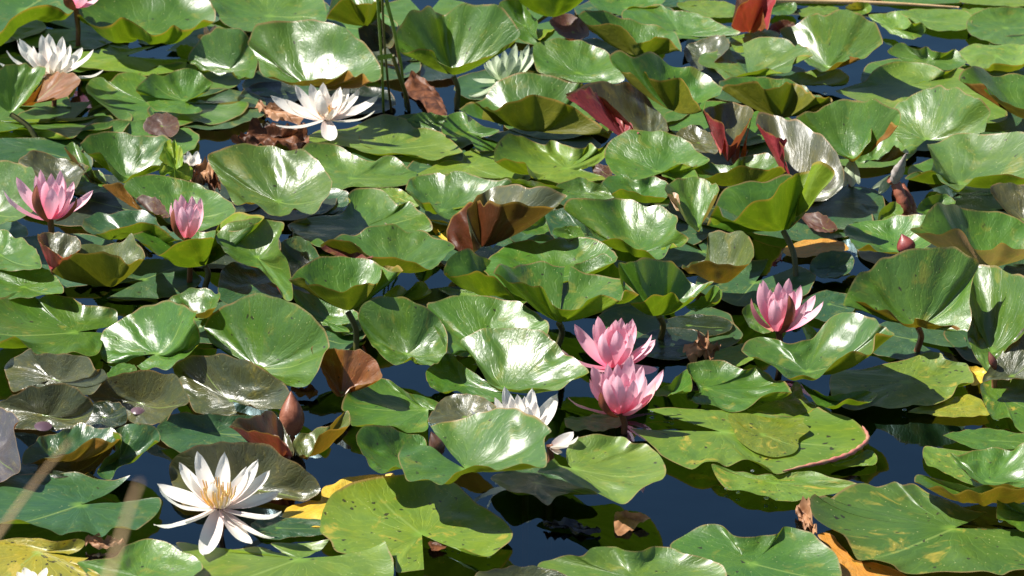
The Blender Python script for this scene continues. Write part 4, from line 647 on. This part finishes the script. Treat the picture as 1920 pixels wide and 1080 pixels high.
flower('pink flower at the left edge with wide outer petals', (94,411,6.8), [
 (75,320,'f',5.9,1.6),(96,327,'f',5.7,1.8),(115,321,'f',6.0,1.7),(66,330,'f',5.4,1.5),(122,337,'f',5.4,1.5),(30,335,'f',6.6,1.9),(139,343,'f',5.6,1.7),
 (84,340,'u',4.6,1.5),(107,338,'u',4.7,1.5),(175,361,'f',6.2,1.5),(4,362,'n',6.5,1.7),(97,355,'n',4.2,2.1),(118,350,'n',4.3,1.5),(132,372,'n',3.6,1.5),
 (66,349,'n',4.7,1.6,'s'),(146,374,'n',4.0,1.2,'s')], 'pink')
flower('closed pink flower standing between two cupped pads on the left', (352,447,5.5), [
 (340,366,'f',5.3,1.7),(361,369,'f',5.1,1.7),(378,373,'f',5.0,1.5),(328,374,'f',4.8,1.5),(349,378,'f',4.6,1.5),(369,384,'f',4.4,1.3),
 (318,382,'u',4.6,1.5),(380,380,'u',4.6,1.4),(340,388,'n',4.2,1.6),(356,385,'n',4.2,1.9),(370,392,'n',4.0,1.5),(323,394,'n',3.9,1.2,'s')], 'pink', axis=(0,-.02,1))
flower('half hidden pink flower cut by the top edge', (142,14,6), [
 (118,-30,'f',5,1.8),(140,-40,'f',5,1.8),(165,-30,'f',5,1.8),(187,-2,'u',4.6,1.8),(125,-12,'n',3.2,1.9,'s'),(160,-10,'n',3.0,1.8),(150,-25,'u',4,1.8)], 'pink')
flower('white flower at the top left behind an upright pad', (98,140,4.5), [
 (36,75,'f',6.9,1.9),(78,68,'f',6.0,1.9),(91,66,'f',6.1,2.2),(118,72,'f',6.0,1.8),(155,93,'f',6.4,1.9),(178,97,'u',6.8,2.0),(133,88,'f',5.4,1.5),
 (29,79,'u',7.1,1.8),(10,100,'u',7.2,1.6),(-4,122,'u',7.4,1.6),(60,88,'u',5.0,1.8),(110,85,'u',4.6,1.5),(194,138,'n',6.9,1.4),(-12,146,'n',7.6,1.5),
 (72,100,'n',4.0,1.9),(102,100,'n',3.8,1.6),(125,102,'n',4.0,1.8),(140,112,'n',4.0,1.8),(50,104,'n',4.4,1.8)], 'white', stamens=(14,1.4))
flower('large open white flower in front of the shining cupped pad', (612,224,3.2), [
 (582,160,'f',5.6,1.9),(605,158,'f',5.8,1.9),(638,166,'f',5.4,1.8),(553,163,'f',6.4,1.8),(655,160,'f',6.4,1.7),(675,170,'f',6.2,1.5),(602,170,'f',4.6,1.4),
 (711,184,'f',7.2,1.9),(703,214,'n',6.6,1.4),(507,183,'f',7.7,1.9),(535,190,'f',6.0,1.5),
 (596,168,'u',4.6,1.9),(611,172,'u',4.2,1.7),(634,170,'u',4.5,1.9),(518,240,'n',6.9,1.8),(621,267,'n',5.4,2.3),(600,180,'n',3.6,1.9),(627,206,'n',2.3,1.7)], 'white', stamens=(14,1.5))
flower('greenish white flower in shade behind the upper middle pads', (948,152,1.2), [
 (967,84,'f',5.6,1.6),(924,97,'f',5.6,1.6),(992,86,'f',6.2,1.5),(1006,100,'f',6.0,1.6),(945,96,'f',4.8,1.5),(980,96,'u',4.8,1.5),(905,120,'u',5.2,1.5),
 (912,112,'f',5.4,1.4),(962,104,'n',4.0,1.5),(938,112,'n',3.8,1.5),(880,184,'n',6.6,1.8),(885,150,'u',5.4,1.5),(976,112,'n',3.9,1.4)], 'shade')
flower('big white flower with orange stamens at the bottom left', (411,952,3.0), [
 (421,852,'f',6.8,1.8),(369,850,'f',6.6,1.9),(336,871,'f',7.4,1.8),(463,880,'f',5.8,1.7),(484,866,'f',7.0,1.8),(506,886,'f',7.2,1.7),
 (296,911,'f',7.6,1.8),(296,924,'n',7.4,1.7),(522,926,'f',7.2,1.8),(528,968,'n',7.4,1.6),(290,991,'n',7.6,2.0),(511,1016,'n',7.6,1.6),(470,1025,'n',6.4,2.3),
 (382,1046,'n',7.0,2.4),(397,906,'n',3.0,1.6),(425,932,'n',2.0,1.7),(354,890,'u',5.2,1.5)], 'white', stamens=(26,2.5), axis=(0,-.1,1))
flower('white flower half hidden behind the two-lobed raised pad', (985,822,2.6), [
 (945,728,'f',6.6,1.9),(970,742,'f',5.2,1.5),(998,731,'f',6.2,1.8),(1044,743,'f',6.8,2.1),(927,750,'f',6.2,1.5),(1007,752,'u',4.6,1.4),(958,748,'f',5.0,1.4),(984,745,'f',5.0,1.4),
 (878,771,'u',6.8,1.6),(910,762,'u',5.8,1.5),(1030,765,'u',5.0,1.8),(965,765,'n',4.0,1.8),(990,765,'n',4.0,1.8)], 'white')
flower('fallen white outer petals at the right tip of the two-lobed raised pad', (1030,838,2.6), [
 (1085,822,'n',3.6,1.9),(1057,832,'n',1.9,1.7),(1048,852,'n',1.6,1.7),(1075,812,'f',3.4,1.5)], 'white')
flower('tiny white flower behind the dry curled leaf on the left', (362,312,2.5), [
 (345,291,'f',2.0,1.1),(352,284,'f',2.4,.9),(370,284,'f',2.4,1.1),(378,298,'u',1.5,1.0),(360,292,'n',1.5,.9)], 'white')
flower('white petal tips poking up at the bottom left edge', (62,1098,1.6), [
 (45,1065,'f',2.6,1.2),(32,1074,'f',2.6,1.0),(88,1066,'f',2.7,1.0),(60,1072,'f',2.2,1.1),(100,1080,'u',2.4,1.0)], 'white')
flower('withered magenta flower remains at the top left edge', (392,74,1.5), [
 (372,66,'f',2.2,1.2,'s'),(404,48,'f',2.4,1.2),(385,50,'f',2.4,1.0),(415,58,'u',2.0,1.2),(372,78,'u',1.8,1.0)], 'pink')
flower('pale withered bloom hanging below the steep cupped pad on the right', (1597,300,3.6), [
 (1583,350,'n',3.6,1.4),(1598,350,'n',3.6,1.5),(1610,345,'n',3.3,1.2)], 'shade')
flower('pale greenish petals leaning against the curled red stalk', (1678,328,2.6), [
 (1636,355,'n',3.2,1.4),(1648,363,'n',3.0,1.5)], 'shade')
# bud
def bud(label, base, tip, w, L, mat, name='lily_bud', cat='bud', stalk=True):
    B = at(base[0], base[1], base[2] / 100); d = ray(*tip).normalized(); t = (B - CAM).length
    T = CAM + d * ((B - CAM).dot(d)); T.y -= .004
    ax = (T - B).normalized(); L = (T - B).length; a = ax.orthogonal().normalized(); b = ax.cross(a)
    root = empty(name, B); tag(root, label, cat)
    for k in range(4):
        V = []; F = []; UV = []
        for i in range(17):
            s = i / 16; r = w / 2 * (math.sin(math.pi * min(1, s * .92 + .06)) ** .75) * (1 - s) ** .42 * 1.2
            for j in range(9):
                u = j / 8; an = k * math.pi / 2 + (u - .5) * (math.pi / 2) * 1.12
                rr = r * (1 + .05 * math.cos((u - .5) * math.pi)) + .0004 * (k % 2)
                V.append(B + ax * (L * s) + (a * math.cos(an) + b * math.sin(an)) * rr); UV.append((u, s))
        for i in range(16):
            for j in range(8): q = i * 9 + j; F.append((q, q + 1, q + 10, q + 9))
        o = mesh_obj('sepal', V, F, mat, None, UV); o.parent = root; localise(root, o)
    if stalk:
        s = tube('bud_stalk', [B + ax * .003, B - Vector((0, 0, .02)), B - Vector((0, 0, .12))], .003, M_RSTEM); s.parent = root; localise(root, s)
bud('closed rusty brown bud standing above the crimson edged pad', (548,816,1.2), (546,730), .0260, .045, M_BUD)
bud('small dark red bud tip beside the wavy pad at the right', (1704,476,3.6), (1690,436), .021, .02, simple_material('dark_red_bud_skin', (.16,.02,.025), (.25,.06,.05), 70, .4))
bud('dark brown bud leaning beside the two-lobed raised pad', (826,852,1.6), (808,806), .016, .03, simple_material('dark_bud_skin', (.05,.02,.012), (.16,.09,.06), 80, .35))
bud('small pinkish bud tip behind the mottled pad at the right edge', (1866,690,3.0), (1853,656), .008, .02, simple_material('pinkish_bud_skin', (.14,.04,.03), (.22,.10,.06), 70, .5))
# ------------------------------------------------------------------ dry leaves, reeds, straw
def sheetleaf(label, name, cat, C, rim, mat, p=1.6, amp=.006, group=None, under=None):
    global pad_no
    pad_no += 1
    o, c3, _ = blade(name, C, rim, 0, p, None, amp, 12, mat)
    o.data.transform(Matrix.Translation(-c3)); o.location = c3
    tag(o, label, cat, group); return o
oak = empty('oak_leaf'); tag(oak, 'yellow-green lobed tree leaf standing upright on a pad left of the ribbed pad', 'leaf')
ob, c3, _ = blade('leaf_blade', (330,318,5), '330,345:3.2 345,343:3.4 358,338:3.8 362,325:4.6 358,312:5.3 348,306:5.7 343,308:5.6 344,296:6.4 341,280:7.3 337,275:7.6 333,272:7.7 328,263:8.2 322,268:8 320,263:8.3 314,265:8.2 307,270:7.8 306,280:7.3 298,290:6.7 300,298:6.3 306,303:6 300,312:5.4 298,322:4.8 306,328:4.4 316,330:4.2 322,338:3.7', 0, 1.2, None, .003, 10, M_OAK)
oak.location = c3; ob.parent = oak; localise(oak, ob)
mr = tube('midrib', [at(331,346,3.2/100), at(328,318,.052) - Vector((0,.002,0)), at(325,268,.081)], [.0010,.0008,.0003], M_OAK, None, 5); mr.parent = oak; localise(oak, mr)
DRY = 'dry tree leaves caught among the pads'
sheetleaf('tan curled dry leaf beside the tiny white flower on the left', 'dry_leaf', 'dry leaf', (376,322,3.6), '352,344:2.4 362,330:3.6 364,308:5 375,305:5.4 390,306:5.2 400,318:4.6 396,330:3.8 382,338:3 374,348:2', M_DEAD, 1.5, .012, DRY)
sheetleaf('dark brown crumpled dry leaf at the left rim of the big ribbed pad', 'dry_leaf', 'dry leaf', (400,335,3), '382,342:2.6 385,318:4.4 398,310:5 408,322:4.6 405,335:3.6 414,352:2.6 398,358:2', M_RUST, 1.5, .012, DRY)
sheetleaf('tan crumpled dry leaf standing on dark water right of the pink flowers', 'dry_leaf', 'dry leaf', (1325,655,2.4), '1280,650:2 1300,642:3 1308,640:3.4 1308,622:5 1318,619:5.4 1326,626:5 1330,640:4.2 1352,652:2.2 1342,664:1.6 1335,682:.8 1322,664:1.6 1305,665:1.8 1290,664:1.6', M_DEAD, 1.3, .012, DRY)
sheetleaf('long rusty dry leaf floating left below the large white flower', 'dry_leaf', 'dry leaf', (510,258,1), '432,264:.6 452,250:1.4 470,240:2.4 492,236:2.6 520,240:2 548,246:2 572,246:1.6 580,262:1 574,278:.6 530,282:.6 480,272:.4', M_RUST, 2, .014, DRY)
sheetleaf('short brown dry leaf tucked behind the left petals of the large white flower', 'dry_leaf', 'dry leaf', (520,208,1), '478,195:1.2 500,196:1.6 540,202:1.8 575,212:1.2 568,226:.8 530,222:.6 500,214:.6', M_DEAD, 2, .01, DRY)
sheetleaf('orange-brown leaf afloat between the reeds and the large cupped pad', 'dry_leaf', 'dry leaf', (795,170,.4), '752,165:.3 766,148:.6 772,134:1 790,146:.8 815,165:.4 830,188:.3 838,215:.3 812,218:.3 785,190:.3', M_RUST, 2, .003, DRY)
sheetleaf('half sunken brown leaf in the open blue water near the bottom', 'dry_leaf', 'dry leaf', (1178,972,.3), '1154,960:.6 1180,958:1.2 1200,962:1.5 1219,972:.8 1200,980:.3 1178,1000:.15 1154,1000:.15', M_DEAD, 2, .002, DRY)
sheetleaf('dark soggy leaf lying on the water above the bottom wavy pad', 'dry_leaf', 'dry leaf', (1075,988,.4), '1018,975:.8 1040,980:.7 1075,975:.9 1100,988:.6 1127,994:.4 1100,1000:.3 1080,1000:.3 1060,988:.5 1030,990:.4', simple_material('wet_dark_leaf', (.01,.01,.012), (.03,.022,.018), 40, .25), 2, .004, DRY)
sheetleaf('small orange-brown scrap of leaf in the notch of the large speckled pad', 'dry_leaf', 'dry leaf', (818,1024,.3), '803,1016:.4 830,1018:.5 838,1026:.3 812,1034:.3', M_RUST, 2, .002, DRY)
sheetleaf('narrow orange leaf between the notched green pad and the mottled yellow pad', 'dry_leaf', 'dry leaf', (195,1018,.6), '158,1014:.8 180,1008:1.2 215,1010:1 234,1014:.8 225,1022:.5 180,1024:.4', M_DEAD, 2, .006, DRY)
sheetleaf('reddish dead leaf scrap left of the brown bud', 'dry_leaf', 'dry leaf', (572,734,.5), '545,728:.8 570,726:1.2 595,728:.8 592,742:.4 560,742:.4', M_RUST, 2, .004, DRY)
sheetleaf('crinkled brown leaf half under water at the left tip of the very large spotted pad', 'dry_leaf', 'dry leaf', (1512,965,.3), '1492,945:.3 1505,940:1.2 1519,942:3 1522,965:2.6 1532,1000:.6 1510,992:.2 1494,970:.2', M_DEAD, 2, .008, DRY)
def stalk_thing(name, label, cat, pts, rad, mat, seg=8, group=None):
    P = [at(x, y, z / 100) for x, y, z in pts]
    n = len(P); Q = crom(P, False, 10)
    if isinstance(rad, (tuple, list)):
        rr = [rad[0] + (rad[1] - rad[0]) * i / (len(Q) - 1) for i in range(len(Q))]
    else: rr = rad
    o = tube(name, Q, rr, mat, None, seg); tag(o, label, cat, group); return o
RG = 'reed stems rising from the water at the top'
stalk_thing('pond_reed', 'straight green reed stem left of the bent one', 'reed', [(706,-40,23),(711,50,16),(716,120,9),(719,205,1.2),(720,215,-5)], .0018, M_REED, 8, RG)
stalk_thing('pond_reed', 'thin olive reed stem just right of the straight green one', 'reed', [(716,-30,22),(720,70,14),(728,160,5),(734,210,.5)], .0016, M_STEM, 8, RG)
stalk_thing('pond_reed', 'bright green reed that bends down towards the water', 'reed', [(718,-30,22),(728,15,18.5),(735,40,16.5),(740,62,14.6),(745,90,12),(752,120,8.6),(757,165,4),(762,205,.2)], (.0026,.0015), M_REED, 8, RG)
stalk_thing('pond_reed', 'thin reddish stem crossing behind the bent reed', 'reed', [(744,95,9),(752,130,6.4),(757,165,3.4),(760,200,.3)], .0014, M_RSTEM, 8, RG)
stalk_thing('pond_reed', 'dark thick reed stub in the black water between the reeds and the cupped pad', 'reed', [(736,104,10.5),(748,140,7.5),(762,180,3.5),(768,215,-1)], .0026, M_STEM, 8, RG)
def strip(name, label, cat, quad, z, mat, th=.0012):
    P = [at(x, y, zz / 100) for (x, y), zz in zip(quad, z)]
    up = Vector((0, 0, th)); V = P + [p - up for p in P]
    n = len(P); F = [tuple(range(n)), tuple(range(2 * n - 1, n - 1, -1))] + [(i, i + n, (i + 1) % n + n, (i + 1) % n) for i in range(n)]
    o = mesh_obj(name, V, F, mat, smooth=False); tag(o, label, cat); return o
strip('bent_reed', 'bright yellow broken reed blade crossing the stems', 'reed', [(707,104),(720,102),(735,100),(737,107),(722,109),(709,112)], [12.8,13,13,12.4,12.4,12.2], M_REED)
stalk_thing('straw_stalk', 'long pale straw lying flat along the top right edge', 'straw', [(1400,-2,.6),(1500,1,.8),(1600,4,.9),(1700,8,.7),(1798,14,.5)], (.0052,.0012), M_TAN, 8)
# blurred straws close to the camera, rooted outside the frame
def near_straw(label, pts, r):
    P = [CAM + ray(x, y) * d for x, y, d in pts]
    Q = crom(P, False, 14); rr = [r * (1 - .55 * i / (len(Q) - 1)) for i in range(len(Q))]
    o = tube('straw_stalk', Q, rr, M_TAN, None, 8); tag(o, label, 'straw')
near_straw('blurred dry straw slanting up from the left edge', [(-190,1330,1.2),(-60,1090,1.27),(30,955,1.33),(88,878,1.36),(132,828,1.38)], .0010)
near_straw('blurred dry straw rising from the bottom edge near the left', [(150,1250,.95),(205,1080,1.0),(232,990,1.04),(250,935,1.06),(262,905,1.07)], .0009)
# curled red stalk with a silver tip
ct = empty('curled_stalk', at(1700,400,.01)); tag(ct, 'curled reddish ribbed stalk with a grey pointed tip at the right', 'stalk')
def cpart(name, pts, rad, mat):
    P = crom([at(x, y, z / 100) for x, y, z in pts], False, 12)
    rr = []
    for i in range(len(P)):
        f = i / (len(P) - 1) * (len(rad) - 1); k = min(int(f), len(rad) - 2); rr.append((rad[k] + (rad[k+1] - rad[k]) * (f - k)) * (1 + .09 * math.sin(i * 2.1)))
    o = tube(name, P, rr, mat, None, 10); o.parent = ct; localise(ct, o)
M_CURL = simple_material('red_brown_stalk', (.20,.055,.03), (.34,.13,.08), 60, .25, 0, .8)
cpart('ribbed_stalk', [(1702,408,.5),(1696,385,2),(1686,360,3.4),(1678,342,4.4),(1668,336,4.9)], [.0085,.008,.007,.006,.005], M_CURL)
cpart('side_stalk', [(1714,404,.5),(1708,380,2),(1698,358,3.2),(1692,345,3.8)], [.005,.005,.004,.0025], M_CURL)
cpart('pointed_tip', [(1676,340,4.6),(1684,322,6),(1692,305,7.4),(1700,287,8.8)], [.005,.0075,.004,.0008], simple_material('silver_grey_skin', (.22,.19,.17), (.42,.38,.35), 60, .3))
# pink rolled rim of the huge mottled pad, purple stalk joints
def pad_by(txt):
    return next(o for o in scene.objects if o.get('label', '').startswith(txt))
hp = pad_by('huge mottled pad')
def pix(P):
    v = P - CAM; fw = Vector((0, cp, -sp)); upv = Vector((0, sp, cp)); d = v.dot(fw)
    return 960 + v.x / d / TH * 960, 540 - v.dot(upv) / d / TH * 960
def add_part(host, o): 
    wm = host.matrix_basis.copy(); o.parent = host; o.matrix_parent_inverse = Matrix.Translation(-host.location)
rp = [q.copy() for q in RIMS[hp['label']]]
sel = [q for q in rp if (lambda u: u[0] > 1465 and u[1] > 800)(pix(q))]
rr_ = tube('rolled_rim', [q + Vector((0, 0, .0012)) for q in sel], [.0024 * math.sin(math.pi * min(1, max(.02, (k + .5) / len(sel)))) ** .5 * (1 + .25 * math.sin(k * 1.7)) for k in range(len(sel))], simple_material('pink_rim', (.42,.11,.11), (.38,.22,.12), 90, .45)); add_part(hp, rr_)
for txt, x, y, w_, h_ in (('purplish bronze pad', 81, 799, 17, 9), ('brown-green pad with a white right edge', 258, 770, 13, 7)):
    host = pad_by(txt); c0 = at(x, y, .012)
    V = [c0 + Vector((0, 0, .0025))]; F = []; UV = [(.5, .5)]
    for k in range(20):
        a = k * 2 * math.pi / 20; V.append(at(x + w_ * math.cos(a), y + h_ * math.sin(a), .0105)); UV.append((.5, .5)); F.append((0, 1 + (k + 1) % 20, 1 + k))
    j = mesh_obj('leaf_joint', V, F, simple_material('purple_joint', (.07,.04,.055), (.11,.065,.08), 50, .35), None, UV); add_part(host, j)

wp, c3, _ = blade('olive_patch', (1430,815,.85), '1366,777:.95 1372,800 1382,822:.85 1400,838 1422,850 1450,857:.85 1483,852 1497,840 1498,822 1519,806 1506,792 1508,783 1480,785:.95 1440,783 1400,775', 0, 3, None, .0003, 8)  # thin darker olive sheet laid over the pad
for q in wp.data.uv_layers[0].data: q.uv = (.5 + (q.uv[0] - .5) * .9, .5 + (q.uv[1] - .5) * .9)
wp['under'] = list(UN['g']); wp['spots'] = 1.0; wp['rough'] = .3; wp.color = (.118, .158, .010, 1); wp['label'] = 'darker olive patch in the middle of the pad'
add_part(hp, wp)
# ------------------------------------------------------------------ added low pads, mostly dark, standing in for shade in the gaps
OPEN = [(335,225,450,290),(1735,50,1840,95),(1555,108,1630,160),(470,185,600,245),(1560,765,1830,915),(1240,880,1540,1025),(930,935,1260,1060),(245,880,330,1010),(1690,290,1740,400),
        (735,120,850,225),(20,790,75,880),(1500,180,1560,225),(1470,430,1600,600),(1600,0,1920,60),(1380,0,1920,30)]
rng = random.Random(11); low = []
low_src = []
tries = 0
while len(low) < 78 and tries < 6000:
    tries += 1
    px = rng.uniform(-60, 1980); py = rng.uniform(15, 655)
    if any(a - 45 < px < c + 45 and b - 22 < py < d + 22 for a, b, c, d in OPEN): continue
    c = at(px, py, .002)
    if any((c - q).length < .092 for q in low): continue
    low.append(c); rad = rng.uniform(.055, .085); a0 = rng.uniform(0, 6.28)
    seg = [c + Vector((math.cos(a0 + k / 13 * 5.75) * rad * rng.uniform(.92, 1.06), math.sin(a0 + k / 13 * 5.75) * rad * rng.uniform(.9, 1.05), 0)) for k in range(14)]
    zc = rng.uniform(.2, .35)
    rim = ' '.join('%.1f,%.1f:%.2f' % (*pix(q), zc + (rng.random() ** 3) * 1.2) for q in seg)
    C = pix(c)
    o = pad(rng.choice(['g', 'dg'] if py < 330 else ['dg', 'dg', 'dk']), rng.choice(['g', 'ol', 'm']), (C[0], C[1], zc), 5, 'added low dark pad filling a gap between the raised pads', rim, opened=1, spots=rng.uniform(0, .3), gl=.42)
    o['group'] = 'added low pads filling the gaps between the raised pads'; low_src.append((o, C))

# ------------------------------------------------------------------ small drops added to make sun glints along the pad rims
dm = None; drops = []
for x, y in [(1223,770),(1246,777),(1251,778),(1259,780),(1303,794),(818,1010),(832,1015),(836,1016),(849,1019),(860,1023),(916,1044),(1363,916),(1384,923),(1437,934),(1309,820),(1876,977),
             (1456,937),(1411,883),(1288,21),(728,125),(306,210),(242,229),(246,232),(222,229),(713,357),(753,363),(804,309),(752,293),(1696,768),(1871,787),(1547,175),(1561,123)]:
    P = at(x, y, .004)
    if dm is None:
        bm = bmesh.new(); bmesh.ops.create_icosphere(bm, subdivisions=2, radius=.0017); dm = bpy.data.meshes.new('glint_drop'); bm.to_mesh(dm); bm.free()
        for q in dm.polygons: q.use_smooth = True
        dm.materials.append(M_DROP)
    o = bpy.data.objects.new('glint_drop', dm); o.location = P; s_ = random.uniform(.7, 1.2); o.scale = (s_ * 1.3, s_, s_ * .8); link(o)
    tag(o, 'tiny drop added for a glint on the rim of a floating pad', 'water drop', 'drops added for glints along the pad rims'); drops.append((o, (x, y)))

MARKS = [(1155,690,'the two overlapping pink flowers'),(1470,580,'the right pink flower'),(90,370,'the left pink flower'),(352,410,'the closed pink flower'),(95,105,'the top left white flower'),(612,210,'the large open white flower'),
 (950,120,'the greenish white flower'),(411,950,'the bottom left white flower'),(975,760,'the half hidden white flower'),(945,410,'the red-brown folded pad'),(1440,390,'the tall bright green pad'),(1690,350,'the curled red stalk'),
 (1560,70,'the silvery shell-shaped pad'),(590,100,'the shining cupped pad'),(548,775,'the rusty brown bud'),(1710,540,'the largest rounded pad'),(1430,820,'the huge mottled pad'),(780,980,'the large speckled pad'),(1120,210,'the crimson fold'),(755,620,'the shaded blue-green pad')]
ORD = ['nearest', 'second nearest', 'third nearest', 'fourth nearest', 'fifth nearest', 'sixth nearest', 'seventh nearest', 'eighth nearest', 'ninth nearest', 'tenth nearest', 'eleventh nearest', 'twelfth nearest', 'farthest']
def name_by_place(items, fmt):
    cells = {}
    for o, (x, y) in items:
        d, m = min(((x - a) ** 2 + (2 * (y - b)) ** 2, (a, b, n)) for a, b, n in MARKS)
        dx, dy = x - m[0], (y - m[1]) * 2
        side = ('right of' if dx > 0 else 'left of') if abs(dx) > abs(dy) else ('below' if dy > 0 else 'above')
        cells.setdefault((m[2], side), []).append((d, o))
    for (n, side), L in cells.items():
        L.sort(key=lambda q: q[0])
        for i, (d, o) in enumerate(L): o['label'] = fmt % (ORD[min(i, 12)] + ' ' + side + ' ' + n)
name_by_place(low_src, 'added low pad filling a gap, %s')
name_by_place(drops, 'tiny drop added for a glint, %s')
